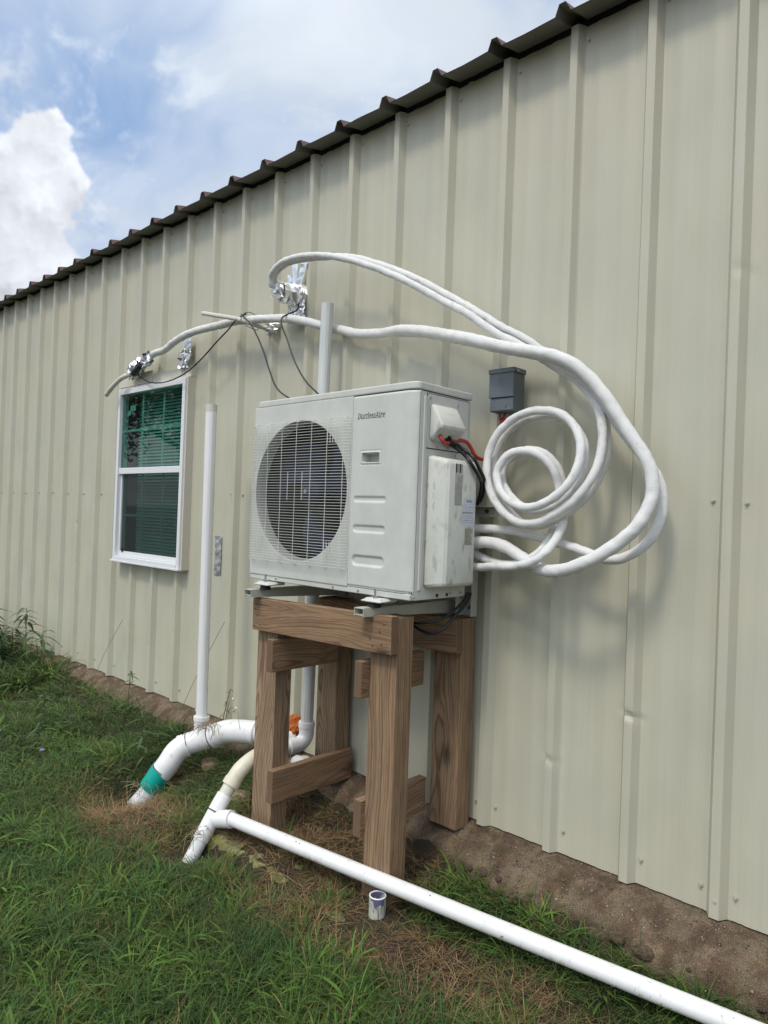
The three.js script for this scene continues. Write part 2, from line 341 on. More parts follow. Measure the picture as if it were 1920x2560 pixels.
// ---------------------------------------------------------------- the metal building
const HE = 3.165, HB = 0.02, WIN = { x0: -3.545, x1: -2.632, y0: 0.885, y1: 2.103 };
const building = thing('metal_building', 'long metal building with beige ribbed siding and a dark brown roof edge', 'building');
const dents = [   // x, y, depth, size in x, size in y
  [0.012, 0.366, 0.008, 0.03, 0.02], [0.322, 0.6, 0.015, 0.03, 0.018], [-4.275, 1.122, 0.013, 0.03, 0.02], [-4.331 + 0.05, 0.816, 0.014, 0.03, 0.022], [-4.59, 0.747, 0.011, 0.03, 0.02],
  [-3.995, 0.631, 0.012, 0.03, 0.02], [-3.985, 0.577, 0.012, 0.03, 0.018], [-4.6, 0.429, 0.012, 0.03, 0.02], [-3.37, 0.426, 0.013, 0.03, 0.02], [-3.68, 0.5, 0.01, 0.03, 0.02], [-3.07, 0.35, 0.011, 0.03, 0.02], [-2.76, 0.47, 0.01, 0.03, 0.02], [-1.52, 1.95, 0.006, 0.03, 0.03], [0.64, 2.1, 0.005, 0.03, 0.03],
];
function profile(t) {   // depth of the sheet at distance t from the left corner of a rib's flat top, -0.15 .. 0.155
  const rib = 0.032, h = (a, b, c, d, top) => t < a || t > d ? 0 : t < b ? top * (t - a) / (b - a) : t > c ? top * (d - t) / (d - c) : top;
  return h(-0.018, 0, 0.03, 0.048, rib) + h(0.089, 0.101, 0.122, 0.134, 0.0026) + h(-0.104, -0.092, -0.071, -0.059, 0.0026);
}
const profX = [-0.018, 0, 0.015, 0.03, 0.048, 0.07, 0.089, 0.101, 0.122, 0.134];
const profXneg = [-0.14, -0.104, -0.092, -0.071, -0.059, -0.04];
function uniq(a) { a.sort((p, q) => p - q); return a.filter((x, i) => !i || x - a[i - 1] > 0.0015); }
const seam0 = 2 * S;
for (let k = -2; k <= 11; k++) {
  const a = seam0 - (k + 1) * 3 * S, b = seam0 - k * 3 * S, lo = a - 0.026, hi = b + 0.012;
  let xs = [lo, hi], ys = linspace(HB, HE, 44);
  for (let r = 0; r <= 3; r++) for (const t of [...profXneg, ...profX]) xs.push(a + r * S + t);
  const mine = dents.filter((d) => d[0] > lo && d[0] < hi);
  for (const d of mine) { for (let i = -12; i <= 12; i++) { xs.push(d[0] + i * d[3] / 6); ys.push(d[1] + i * d[4] / 6); } }
  const hole = WIN.x0 < hi && WIN.x1 > lo;
  if (hole) { xs.push(WIN.x0, WIN.x1); ys.push(WIN.y0, WIN.y1); }
  xs = uniq(xs.filter((x) => x >= lo - 1e-6 && x <= hi + 1e-6)); ys = uniq(ys);
  const g = gridGeo(xs, ys, (x, y) => {
    const r = Math.round((x - a - 0.02) / S), t = x - a - r * S;
    let z = profile(t) + 0.0009 * fbm2(x * 2.6 + k * 3, y * 1.1, 3) + 0.0005 * n2(x * 9, y * 4);
    if (x < a + 0.06) z += 0.0022;                                   // the lap lies over the next sheet
    for (const d of mine) { const dx = (x - d[0]) / d[3], dy = (y - d[1]) / d[4], q = dx * dx + dy * dy; if (q < 9) z += 0.62 * d[2] * (-Math.exp(-q * 1.6) + 0.9 * (dx * dy) * Math.exp(-q * 0.9)); }
    return [x, y, z, x, y];
  }), n = xs.length;
  for (let j = 0; j < ys.length - 1; j++) for (let i = 0; i < n - 1; i++) {
    const cx = (xs[i] + xs[i + 1]) / 2, cy = (ys[j] + ys[j + 1]) / 2;
    if (hole && cx > WIN.x0 && cx < WIN.x1 && cy > WIN.y0 && cy < WIN.y1) continue;
    const q = j * n + i; g.idx.push(q, q + 1, q + n, q + 1, q + n + 1, q + n);
  }
  part(building, 'wall_panel', finish(g, 0.75), M.wall);
  // roof sheet above, its ribs in line
  const slope = 0.2, z0 = 0.127, y0 = HE - 0.004, prof = uniq([lo, hi, ...[0, 1, 2, 3].flatMap((r) => [-0.016, 0, 0.026, 0.05, 0.15, 0.16].map((t) => a + r * S + t))]).filter((x) => x >= lo && x <= hi);
  const rz = (x) => { const r = Math.round((x - a - 0.017) / S), t = x - a - r * S; return t < -0.016 || t > 0.05 ? 0 : t < 0 ? 0.036 * (t + 0.016) / 0.016 : t > 0.026 ? 0.036 * (0.05 - t) / 0.024 : 0.036; };
  const roofOf = (dy, rows) => { const q = gridGeo(prof, rows, (x, z) => [x, y0 + rz(x) + (z0 - z) * slope + dy + (z > 0.09 ? 0.004 * n2(x * 4, 7) - 0.006 * (rz(x) < 0.01 ? 1 : 0) : 0), z, x, z]), m = prof.length; for (let j = 0; j < rows.length - 1; j++) for (let i = 0; i < m - 1; i++) { const s = j * m + i; q.idx.push(s, s + m, s + 1, s + 1, s + m, s + m + 1); } return finish(q, false); };
  const roof = part(building, 'roof_panel', roofOf(0.0022, [-5, -1, 0, 0.08, z0]), M.roof);
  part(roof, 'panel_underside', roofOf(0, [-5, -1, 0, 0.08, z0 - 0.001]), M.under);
}
{
  const X0 = seam0 - 12 * 3 * S, X1 = seam0 + 2 * 3 * S;
  part(building, 'closure_strip', box(X0, X1, HE - 0.004, HE + 0.03, -0.03, 0.003), M.foam);
  // foundation: a rough ledge of poured concrete running out from under the siding
  const xs = [...linspace(X0, -4, 60), ...linspace(-3.97, X1, 230)], ts = [0, 0.2, 0.4, 0.6, 0.75, 0.88, 0.94, 1, 1.08, 1.18, 1.3];
  const ledge = (x, t) => {
    const w = 0.125 + 0.08 * sstep(-1.6, 0.3, x) + 0.035 * fbm2(x * 2.1, 5, 4) + 0.012 * fbm2(x * 14, 2, 2), rough = 0.004 * fbm2(x * 25, t * 9, 3) + 0.006 * fbm2(x * 7, t * 3, 2);
    let y, z; if (t <= 1) { z = -0.03 + (w + 0.03) * t; y = lerp(0.015, -0.062, t * t * t * 0.4 + 0.6 * t * t * sstep(0.1, 0.6, t)) + rough * sstep(0.2, 0.5, t); } else { z = w + (t - 1) * 0.16 + 0.02 * fbm2(x * 18, t * 6, 3); y = -0.062 - (t - 1) * 0.55 + rough * 2.5 + 0.012 * fbm2(x * 30, t * 9, 2); }
    return [x, y, z, x, t <= 1 ? z : w + (t - 1) * 0.6];
  }, g = gridGeo(xs, ts, ledge), n = xs.length;
  for (let j = 0; j < ts.length - 1; j++) for (let i = 0; i < n - 1; i++) { const a = j * n + i; g.idx.push(a, a + n, a + 1, a + 1, a + n, a + n + 1); }
  part(building, 'foundation', finish(g), M.concrete, 'rough brown stained concrete footing under the siding');
  {
    const stone = mergeVertices(new THREE.IcosahedronGeometry(1, 1).deleteAttribute('uv').deleteAttribute('normal')), p = stone.attributes.position;
    for (let i = 0; i < p.count; i++) { const k = 1 + 0.25 * n3(p.getX(i) * 1.3, p.getY(i) * 1.3, p.getZ(i) * 1.3); p.setXYZ(i, p.getX(i) * k, p.getY(i) * k, p.getZ(i) * k); }
    stone.computeVertexNormals(); stone.setAttribute('uv', new THREE.Float32BufferAttribute(new Float32Array(p.count * 2), 2));
    const N = 16000, im = new THREE.InstancedMesh(stone, std({ color: 0xffffff, roughness: 0.95 }), N), R = rng(88), m4 = new THREE.Matrix4(), q = new THREE.Quaternion(), e = new THREE.Euler(), c = new THREE.Color();
    for (let i = 0; i < N; i++) {
      const x = i < N * 0.72 ? lerp(-1.1, 1.5, R()) : lerp(-4.6, -1.1, R()), t = 0.12 + 1.05 * Math.pow(R(), 0.8), s = ledge(x, t), r = 0.0007 + 0.0017 * R() ** 3 + (R() < 0.006 ? 0.003 : 0); e.set(R() * 6, R() * 6, R() * 6);
      m4.compose(V(s[0], s[1] + r * 0.1, s[2]), q.setFromEuler(e), V(r * (0.8 + 0.6 * R()), r, r * (0.8 + 0.6 * R()))); im.setMatrixAt(i, m4);
      const k = 0.45 + 0.75 * R(), w = R(); c.setRGB(...(w < 0.1 ? [0.36 * k, 0.32 * k, 0.26 * k] : w < 0.65 ? [0.2 * k, 0.155 * k, 0.11 * k] : [0.075 * k, 0.057 * k, 0.04 * k])); im.setColorAt(i, c);
    }
    im.name = 'gravel_face'; im.userData = { kind: 'stuff', label: 'small stones bedded in the face of the footing' }; building.add(im);
    // broken lumps along the crumbling lower edge
    const lumps = [0, 1, 2].map((k) => { const b = mergeVertices(new THREE.IcosahedronGeometry(1, 3).deleteAttribute('uv').deleteAttribute('normal')), v = b.attributes.position; for (let i = 0; i < v.count; i++) { const f = 1 + 0.4 * fbm3(v.getX(i) * 1.2 + k * 9, v.getY(i) * 1.2, v.getZ(i) * 1.2, 4, 0.6); v.setXYZ(i, v.getX(i) * f, v.getY(i) * f * 0.7, v.getZ(i) * f); } b.computeVertexNormals(); boxUV(b, 0.1); return b; });
    for (let i = 0; i < 46; i++) { const x = i < 34 ? lerp(-0.34, 0.95, (i + R()) / 34) : lerp(-3.5, -1.4, (i - 34 + R()) / 12), s = ledge(x, 0.98 + 0.22 * R()), b = part(building, 'concrete_chunk', lumps[i % 3], M.concrete); b.position.set(s[0], s[1] - 0.004, s[2] - 0.004); const r = 0.009 + 0.02 * R() ** 1.6; b.scale.set(r * 1.3, r, r); b.rotation.y = R() * 6; }
  }
  // the rest of the shell, so that no light leaks in from behind
  for (const x of [X0 - 0.02, X1]) part(building, 'end_wall', box(x, x + 0.02, -0.1, HE + 0.3, -5, 0), M.wall);
  part(building, 'back_wall', box(X0, X1, -0.1, HE + 0.85, -5.05, -5), M.wall);
  // screws, each on its own
  const hd = mergeGeometries([new THREE.CylinderGeometry(0.0042, 0.0042, 0.006, 6).translate(0, 0.0045, 0), new THREE.CylinderGeometry(0.0075, 0.008, 0.002, 10)].map((q) => q.toNonIndexed())); hd.rotateX(Math.PI / 2);
  const put = (x, y, z = 0.003, tilt = 0) => { if (x > WIN.x0 - 0.04 && x < WIN.x1 + 0.05 && y > WIN.y0 - 0.02 && y < WIN.y1 + 0.1) return; const s = part(building, 'screw', hd, M.screw); s.position.set(x, y, z); s.rotation.set(tilt, 0, y * 9); };
  const R = rng(5);
  for (let i = -5; i <= 24; i++) {
    const x = -i * S, j = () => (R() - 0.5) * 0.012;
    put(x + 0.066 + j(), 0.1 + j()); put(x + 0.066 + j(), 1.358 + j()); put(x + 0.058 + j() * 0.5, HE - 0.055 + j());
    if (((i % 3) + 3) % 3 === 1) { put(x - 0.035 + j(), 0.103 + j()); put(x - 0.045 + j(), 1.362 + j()); }
  }
  put(0.627, 0.075, 0.03);
}
// ---- window
{
  const w = new THREE.Group(); w.name = 'window'; w.userData.label = 'white framed sash window with green tinted glass'; building.add(w);
  const { x0, x1, y0, y1 } = WIN, fz = 0.07, mid = 1.518;
  const P = (n, g, m, l) => part(w, n, g, m, l);
  P('frame', box(x0 + 0.003, x0 + 0.036, y0, y1, 0.0, fz, 0.004), M.vinyl); P('frame', box(x1 - 0.036, x1 - 0.003, y0, y1, 0.0, fz, 0.004), M.vinyl);
  P('frame', box(x0 + 0.036, x1 - 0.036, y1 - 0.04, y1, 0.0, fz - 0.002, 0.004), M.vinyl); P('frame', box(x0 + 0.036, x1 - 0.036, y0, y0 + 0.026, 0.0, fz + 0.004, 0.004), M.vinyl);
  P('meeting_rail', box(x0 + 0.037, x1 - 0.037, mid - 0.022, mid + 0.022, 0.012, 0.06, 0.004), M.vinyl);
  P('sash_rail', box(x0 + 0.037, x0 + 0.056, y0 + 0.027, mid - 0.024, 0.004, 0.044, 0.003), M.vinyl); P('sash_rail', box(x0 + 0.057, x1 - 0.038, y0 + 0.027, y0 + 0.062, 0.004, 0.042, 0.003), M.vinyl);
  P('jamb_trim', box(x1 - 0.0025, x1 + 0.012, y0 - 0.012, y1 + 0.005, 0.0, fz - 0.012, 0.003), M.trim, 'cream side trim'); P('sill', box(x0 - 0.006, x1 + 0.008, y0 - 0.016, y0 - 0.0005, 0.0, fz + 0.012, 0.004), M.vinyl);
  P('head_flashing', box(x0 - 0.06, x1 + 0.012, y1 + 0.006, y1 + 0.075, 0.0, 0.0385, 0.002), M.trim); P('head_flashing', box(x0 - 0.02, x0 + 0.44, y1 + 0.02, y1 + 0.1, 0.039, 0.044, 0.001), M.trim);
  P('pane', new THREE.PlaneGeometry(x1 - x0 - 0.07, y1 - 0.04 - mid - 0.02).translate((x0 + x1) / 2, (y1 - 0.04 + mid + 0.02) / 2, 0.046), M.glass); P('pane', new THREE.PlaneGeometry(x1 - x0 - 0.07, mid - 0.02 - y0 - 0.03).translate((x0 + x1) / 2, (mid - 0.02 + y0 + 0.03) / 2, 0.03), M.glass);
  P('insect_screen', new THREE.PlaneGeometry(x1 - x0 - 0.1, mid - 0.02 - y0 - 0.064).translate((x0 + x1) / 2 + 0.01, (mid - 0.02 + y0 + 0.064) / 2, 0.037), M.screen, 'dark grey insect screen over the lower sash');
  for (const x of [-3.24, -2.955]) { P('muntin', box(x - 0.008, x + 0.008, mid + 0.02, y1 - 0.04, 0.026, 0.032), M.vinyl); P('muntin', box(x - 0.008, x + 0.008, y0 + 0.06, mid - 0.02, 0.012, 0.018), M.vinyl); }
  P('muntin', box(x0 + 0.036, x1 - 0.036, 1.798, 1.814, 0.025, 0.0335), M.vinyl); P('muntin', box(x0 + 0.057, x1 - 0.036, 1.197, 1.213, 0.011, 0.0195), M.vinyl);
  P('sticker', box(-3.42, -3.34, 1.945, 1.985, 0.034, 0.035), M.vinyl); P('sticker', box(-3.45, -3.41, 1.915, 1.95, 0.036, 0.037), M.vinyl);
  P('pull_tab', tube([[x0 + 0.1, y0 + 0.055, 0.046], [x0 + 0.098, y0 + 0.085, 0.05], [x0 + 0.112, y0 + 0.088, 0.05], [x0 + 0.112, y0 + 0.055, 0.046]], 0.003, { rad: 6, cap: false }), M.black);
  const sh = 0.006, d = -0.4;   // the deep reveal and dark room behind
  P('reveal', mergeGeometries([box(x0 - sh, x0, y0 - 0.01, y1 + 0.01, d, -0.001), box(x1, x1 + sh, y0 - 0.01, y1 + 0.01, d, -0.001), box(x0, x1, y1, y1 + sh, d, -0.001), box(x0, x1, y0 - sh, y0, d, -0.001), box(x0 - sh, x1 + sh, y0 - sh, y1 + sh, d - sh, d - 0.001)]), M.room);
}
const blind = thing('window_blind', 'white horizontal slat blind hanging behind the green window glass', 'blind');
{
  const bx0 = -3.44, bx1 = -2.66, slat = new THREE.BoxGeometry(bx1 - bx0, 0.0016, 0.026); slat.rotateX(0.85);
  part(blind, 'head_rail', box(bx0, bx1, 2.062, 2.096, -0.075, -0.035, 0.002), M.blind);
  for (let i = 0; i < 50; i++) { const s = part(blind, 'slat', slat, M.blind); s.position.set((bx0 + bx1) / 2, 2.048 - i * 0.0228, -0.055); s.rotation.z = 0.0015 * Math.sin(i * 1.7); }
  for (const x of [-3.3, -2.8]) part(blind, 'cord', box(x - 0.002, x + 0.002, 0.92, 2.06, -0.041, -0.039), M.blind);
}

// ---------------------------------------------------------------- timber stand
{
  const t = thing('timber_stand', 'weathered timber stand of posts and planks under the air conditioner', 'stand');
  const L = (name, a, axis, wi, seed, rot) => { const [g, m] = lumber(...a, axis, woods[wi], seed); const q = part(t, name, g, m); if (rot) { g.computeBoundingBox(); const c = g.boundingBox.getCenter(V(0, 0, 0)); g.translate(-c.x, -c.y, -c.z); q.position.copy(c); q.rotation.set(...rot); } return q; };
  L('post', [-0.503, -0.365, -0.26, 0.893, 0.403, 0.492], 'y', 3, 1); L('post', [-1.213, -1.075, -0.2, 0.76, 0.403, 0.492], 'y', 0, 2);
  L('post', [-0.483, -0.343, 0.004, 0.863, 0.035, 0.124], 'y', 3, 3); L('post', [-1.213, -1.073, -0.02, 0.863, 0.035, 0.124], 'y', 0, 4);
  const beam = L('front_beam', [-1.208, -0.362, 0.75, 0.892, 0.4925, 0.5305], 'x', 1, 5, [0, 0, 0.022]);
  L('rear_beam', [-1.208, -0.343, 0.722, 0.862, 0.1245, 0.1625], 'x', 2, 6);
  L('side_rail', [-1.0745, -1.0365, 0.577, 0.717, 0.166, 0.545], 'z', 2, 7); L('side_rail', [-1.0745, -1.0365, 0.006, 0.146, 0.04, 0.52], 'z', 1, 8);
  L('side_rail', [-0.5415, -0.5035, 0.573, 0.713, 0.166, 0.535], 'z', 1, 9); L('side_rail', [-0.5415, -0.5035, 0.04, 0.18, 0.125, 0.515], 'z', 2, 10);
  const nail = new THREE.CylinderGeometry(0.0032, 0.0032, 0.002, 8); nail.rotateX(Math.PI / 2);
  for (const [x, y] of [[-1.185, 0.845], [-1.145, 0.865], [-1.17, 0.815], [-1.19, 0.77], [-1.15, 0.775], [-0.46, 0.87], [-0.4, 0.86], [-0.47, 0.8], [-0.42, 0.83], [-0.455, 0.775], [-0.41, 0.785]]) { const n = part(t, 'nail', nail, M.darksteel); n.position.set(x, y + (x + 0.785) * 0.022, 0.5312); }
  beam.userData.label = 'front plank across the top of the stand';
}

// ---------------------------------------------------------------- wall bracket carrying the unit
{
  const t = thing('wall_bracket', 'beige steel wall bracket with two arms under the air conditioner', 'bracket');
  part(t, 'rail', mergeGeometries([box(-1.22, -0.262, 1.281, 1.286, 0.033, 0.062), box(-1.22, -0.262, 1.286, 1.32, 0.033, 0.037), box(-1.22, -0.262, 1.32, 1.325, 0.033, 0.062)]), M.bracket);
  for (const x of [-1.2, -0.505]) {
    const s = new THREE.Shape([[0.04, 0.872], [0.585, 0.893], [0.585, 0.921], [0.04, 0.921]].map((p) => new THREE.Vector2(...p)));
    const web = new THREE.ExtrudeGeometry(s, { depth: 0.003, bevelEnabled: false }); web.rotateY(-Math.PI / 2); web.translate(x + 0.05, 0, 0);
    const web2 = web.clone().translate(-0.047, 0, 0);
    part(t, 'arm', mergeGeometries([web, web2, box(x + 0.001, x + 0.049, 0.9215, 0.9245, 0.04, 0.585), box(x + 0.004, x + 0.046, 0.897, 0.9, 0.5, 0.585)].map((q) => { q = q.index ? q.toNonIndexed() : q; return q; })), M.bracket);
  }
  for (const x of [-1.2, -0.405]) {
    part(t, 'upright', mergeGeometries([box(x, x + 0.003, 0.868, 1.28, 0.034, 0.1), box(x + 0.003, x + 0.06, 0.868, 1.28, 0.033, 0.036), box(x + 0.06, x + 0.063, 0.868, 1.28, 0.033, 0.075)]), M.bracket);
    for (const [y, z] of [[0.905, 0.08], [0.945, 0.07]]) part(t, 'bolt', new THREE.CylinderGeometry(0.008, 0.008, 0.008, 6).rotateZ(Math.PI / 2).translate(x + 0.0075, y, z), M.steel);
    part(t, 'bolt', new THREE.CylinderGeometry(0.008, 0.008, 0.01, 6).rotateX(Math.PI / 2).translate(x + 0.03, 0.9, 0.042), M.darksteel);
  }
  for (const x of [-0.304, -0.8]) part(t, 'bolt', new THREE.CylinderGeometry(0.008, 0.008, 0.01, 6).rotateX(Math.PI / 2).translate(x, 1.303, 0.042), M.darksteel);
}

// ---------------------------------------------------------------- the outdoor unit
const font = await new FontLoader().loadAsync('fonts/droid/droid_serif_regular.typeface.json');
{
  const X0 = -1.285, X1 = -0.305, Y0 = 0.963, Z0 = 0.172, Z1 = 0.502, YP = 1.735, XS = -0.635, FX = -0.957, FY = 1.362, FR = 0.302;
  const t = thing('air_conditioner', 'large white outdoor air conditioner unit with round fan on the timber stand', 'air conditioner');
  // left front panel with the fan opening
  const sh = new THREE.Shape([[X0 + 0.006, 0.988], [XS - 0.004, 0.988], [XS - 0.004, YP], [X0 + 0.006, YP]].map((p) => new THREE.Vector2(...p)));
  const ho = new THREE.Path(); ho.absarc(FX, FY, FR, 0, Math.PI * 2, true); sh.holes.push(ho);
  const fp = new THREE.ExtrudeGeometry(sh, { depth: 0.002, bevelEnabled: true, bevelSize: 0.003, bevelThickness: 0.003, bevelSegments: 2, curveSegments: 72 }); fp.translate(0, 0, Z1 - 0.005);
  const front = part(t, 'front_panel', boxUV(fp), M.body, 'front panel with the round fan opening');
  // bell mouth and the dark works behind
  const bell = new THREE.LatheGeometry([[FR + 0.004, 0], [FR - 0.004, -0.008], [FR - 0.01, -0.022], [FR - 0.012, -0.05]].map((p) => new THREE.Vector2(...p)), 72); bell.rotateX(Math.PI / 2); bell.translate(FX, FY, Z1 - 0.003);
  part(t, 'bell_mouth', bell, std({ color: C(0.3, 0.305, 0.29), roughness: 0.6, side: THREE.DoubleSide }));
  part(t, 'coil', box(X0 + 0.01, XS, Y0 + 0.03, YP - 0.02, Z0 + 0.02, Z0 + 0.04), M.coil);
  part(t, 'coil', box(X0 + 0.01, X0 + 0.03, Y0 + 0.03, YP - 0.02, Z0 + 0.041, Z1 - 0.06), M.coil);
  part(t, 'partition', box(XS - 0.012, XS - 0.004, Y0 + 0.02, YP - 0.01, Z0 + 0.04, Z1 - 0.008), M.coil);
  const fan = new THREE.Group(); fan.name = 'fan'; t.add(fan);
  const fz = 0.405;
  part(fan, 'hub', new THREE.LatheGeometry([[0, 0.045], [0.03, 0.043], [0.052, 0.034], [0.06, 0.02], [0.062, -0.04]].map((p) => new THREE.Vector2(...p)), 32).rotateX(Math.PI / 2).translate(FX, FY, fz), M.fan);
  part(fan, 'nut', new THREE.CylinderGeometry(0.009, 0.009, 0.02, 6).rotateX(Math.PI / 2).translate(FX, FY, fz + 0.05), M.steel);
  for (let k = 0; k < 3; k++) {
    const g = gridGeo(linspace(0, 1, 18), linspace(0, 1, 10), (u, v) => {
      const r = lerp(0.055, 0.276, u), a = k * 2.094 - 0.5 + v * lerp(1.0, 1.45, u) + 0.35 * u * u, z = fz - 0.035 + 0.085 * (v - 0.5) * lerp(1.1, 0.75, u) + 0.02 * Math.sin(v * 3.1);
      const rr = r * (1 - 0.1 * Math.pow(Math.abs(v - 0.6) * 1.7, 4) * u); return [FX + rr * Math.cos(a), FY + rr * Math.sin(a), z, u, v];
    }); for (let j = 0; j < 10; j++) for (let i = 0; i < 18; i++) { const a = j * 19 + i; g.idx.push(a, a + 1, a + 19, a + 1, a + 20, a + 19); }
    part(fan, 'blade', finish(g), std({ color: C(0.01, 0.014, 0.045), roughness: 0.72, side: THREE.DoubleSide }));
  }
  // wire guard: every wire on its own, ends bent back to the panel
  const guard = new THREE.Group(); guard.name = 'fan_guard'; t.add(guard);
  const gx0 = -1.27, gx1 = -0.642, gy0 = 1.048, gy1 = 1.662, gz = 0.526;
  const bent = (a, b, r, vertical, zz) => { const n = 0.016, P = [[a, zz - 0.026], [a, zz - n], [a + n * 0.3, zz - n * 0.3], [a + n, zz], [b - n, zz], [b - n * 0.3, zz - n * 0.3], [b, zz - n], [b, zz - 0.026]]; const path = new THREE.CurvePath(); const Q = P.map(([s, z]) => vertical ? V(0, s, z) : V(s, 0, z)); for (let i = 0; i < Q.length - 1; i++) path.add(new THREE.LineCurve3(Q[i], Q[i + 1])); return polytube(Q, r, 6); };
  const hw = bent(gx0, gx1, 0.00098, false, gz), vw = bent(gy0, gy1, 0.0013, true, gz - 0.0032);
  for (let i = 0; i < 52; i++) part(guard, 'wire', hw, M.wire).position.y = gy0 + 0.008 + (gy1 - gy0 - 0.016) * i / 51;
  for (let i = 0; i < 7; i++) part(guard, 'wire', vw, M.wire).position.x = lerp(gx0 + 0.022, gx1 - 0.022, i / 6);
  const stub = new THREE.CylinderGeometry(0.0016, 0.0016, 0.062, 6), stub2 = new THREE.CylinderGeometry(0.0016, 0.0016, 0.122, 6);
  for (const [cx, cy] of [[-1.2, 1.575], [-0.735, 1.585], [-1.2, 1.135], [-0.735, 1.125]]) for (let i = 0; i < 4; i++) part(guard, 'wire', stub, M.wire).position.set(cx + (i - 1.5) * 0.016, cy, gz - 0.0032);
  for (const x of [-1.005, -0.91]) part(guard, 'wire', stub2, M.wire).position.set(x, FY + 0.02, gz - 0.0032);
  // right front panel: pressed grooves, recessed grip, turned corner
  const slot = (x, y, cx, cy, hw_, hh) => { const dx = Math.max(Math.abs(x - cx) - (hw_ - hh), 0), dy = y - cy; return Math.hypot(dx, dy) - hh; };
  const cs = [];   // across: [x, z, nominal x]
  for (const x of linspace(XS + 0.001, -0.352, 110)) cs.push([x, Z1]);
  for (const a of linspace(0.12, 1, 5)) cs.push([lerp(-0.352, -0.312, a), Z1 - 0.014 * a * a]);
  cs.push([-0.3075, Z1 - 0.018], [-0.306, Z1 - 0.022]);
  part(t, 'seam_shade', box(XS - 0.006, XS + 0.004, 0.99, YP - 0.002, Z1 - 0.022, Z1 - 0.012), M.black); part(t, 'seam_shade', box(X1 - 0.008, X1 - 0.0055, Y0 + 0.01, YP - 0.002, Z1 - 0.045, Z1 - 0.016), M.black); part(t, 'seam_shade', box(X0 + 0.012, X1 - 0.012, 0.98, 0.994, Z1 - 0.03, Z1 - 0.012), M.black);  // black strips set behind the panel gaps, painting the shade of the seams
  part(t, 'seam_shade', box(X1 - 0.0004, X1 + 0.0006, 1.524, 1.731, 0.186, 0.4445, 0), M.black);  // black sheet under the access plate, its rim painting the shaded groove
  const ys = uniq([0.988, 0.99, ...linspace(0.993, 1.73, 270), 1.7335, YP]);
  const g = gridGeo(cs, ys, (q, y) => {
    let z = q[1]; const x = q[0];
    for (const [cy, hh, d] of [[1.331, 0.0105, 0.005], [1.216, 0.0135, 0.0055], [1.0925, 0.0195, 0.007]]) { const s = slot(x, y, -0.528, cy, 0.086, hh); z -= d * sstep(0.004, -0.007, s); }
    const rx = Math.abs(x + 0.53), ry = Math.abs(y - 1.4915), rect = Math.max(rx - 0.044, ry - 0.0155), lip = Math.max(rx - 0.052, ry - 0.0235);
    z -= 0.042 * sstep(0.0012, -0.0012, rect); z += 0.0018 * sstep(0.0015, -0.0005, lip) * sstep(-0.002, 0.001, rect); z -= 0.0015 * sstep(0.004, 0.001, Math.abs(lip - 0.0025));
    if (y > 1.7285) z -= 0.004 * sstep(1.7285, YP, y); if (y < 0.994) z -= 0.003;
    return [x, y, z, x, y];
  }), n = cs.length;
  for (let j = 0; j < ys.length - 1; j++) for (let i = 0; i < n - 1; i++) { const a = j * n + i; g.idx.push(a, a + 1, a + n, a + 1, a + n + 1, a + n); }
  const panel = part(t, 'front_panel', finish(g), M.body, 'front panel with maker name, grip and three grooves');
  const word = new TextGeometry('DuctlessAire', { font, size: 0.0225, depth: 0.0006, curveSegments: 4 }); word.computeBoundingBox();
  { const bb = word.boundingBox, k = 0.146 / (bb.max.x - bb.min.x); word.applyMatrix4(new THREE.Matrix4().set(k, 0.22 * k, 0, -0.6105, 0, 1, 0, 1.644, 0, 0, 1, Z1 + 0.0002, 0, 0, 0, 1)); }
  part(panel, 'lettering', word, M.ink);
  // lower strip, side panels, base, lid
  part(t, 'base_pan', boxUV(mergeGeometries([box(X0 + 0.004, -0.309, Y0, 0.986, Z1 - 0.035, Z1 - 0.004, 0.004), box(X0 + 0.01, X1 - 0.008, Y0 + 0.002, Y0 + 0.012, Z0 + 0.005, Z1 - 0.03)].map((q) => q.index ? q.toNonIndexed() : q))), M.body);
  part(t, 'side_panel', boxUV(box(X0 + 0.001, X0 + 0.005, Y0 + 0.012, YP, Z0, Z1 - 0.006)), M.body); part(t, 'side_panel', boxUV(box(X1 - 0.005, X1 - 0.0005, Y0, YP - 0.001, Z0, Z1 - 0.026, 0.0015)), M.body);
  part(t, 'back_panel', box(X0 + 0.006, X1 - 0.007, Y0 + 0.013, YP, Z0 + 0.001, Z0 + 0.006), M.shroud);
  const ls = new THREE.Shape(); { const a = X0 + 0.004, b = X1 + 0.001, c = Z0 - 0.004, d = Z1 - 0.001, k = 0.032; ls.moveTo(a, c); ls.lineTo(b, c); ls.lineTo(b, d - k * 0.8); ls.quadraticCurveTo(b - 0.002, d - 0.006, b - k, d); ls.lineTo(a + k, d); ls.quadraticCurveTo(a + 0.004, d - 0.004, a, d - k); }
  const lid = new THREE.ExtrudeGeometry(ls, { depth: 0.016, bevelEnabled: true, bevelThickness: 0.006, bevelSize: 0.004, bevelOffset: -0.004, bevelSegments: 3 }); lid.rotateX(Math.PI / 2); lid.translate(0, 1.7605, 0);
  part(t, 'top_cover', boxUV(lid), M.body);
  // right side: raised moulding, terminal hood plate, valve cover
  part(t, 'side_moulding', box(X1 - 0.001, X1 + 0.006, 0.998, 1.716, 0.445, 0.462, 0.003), M.body);
  part(t, 'access_plate', box(X1 - 0.0004, X1 + 0.0018, 1.528, 1.728, 0.188, 0.4405, 0.001), M.body);
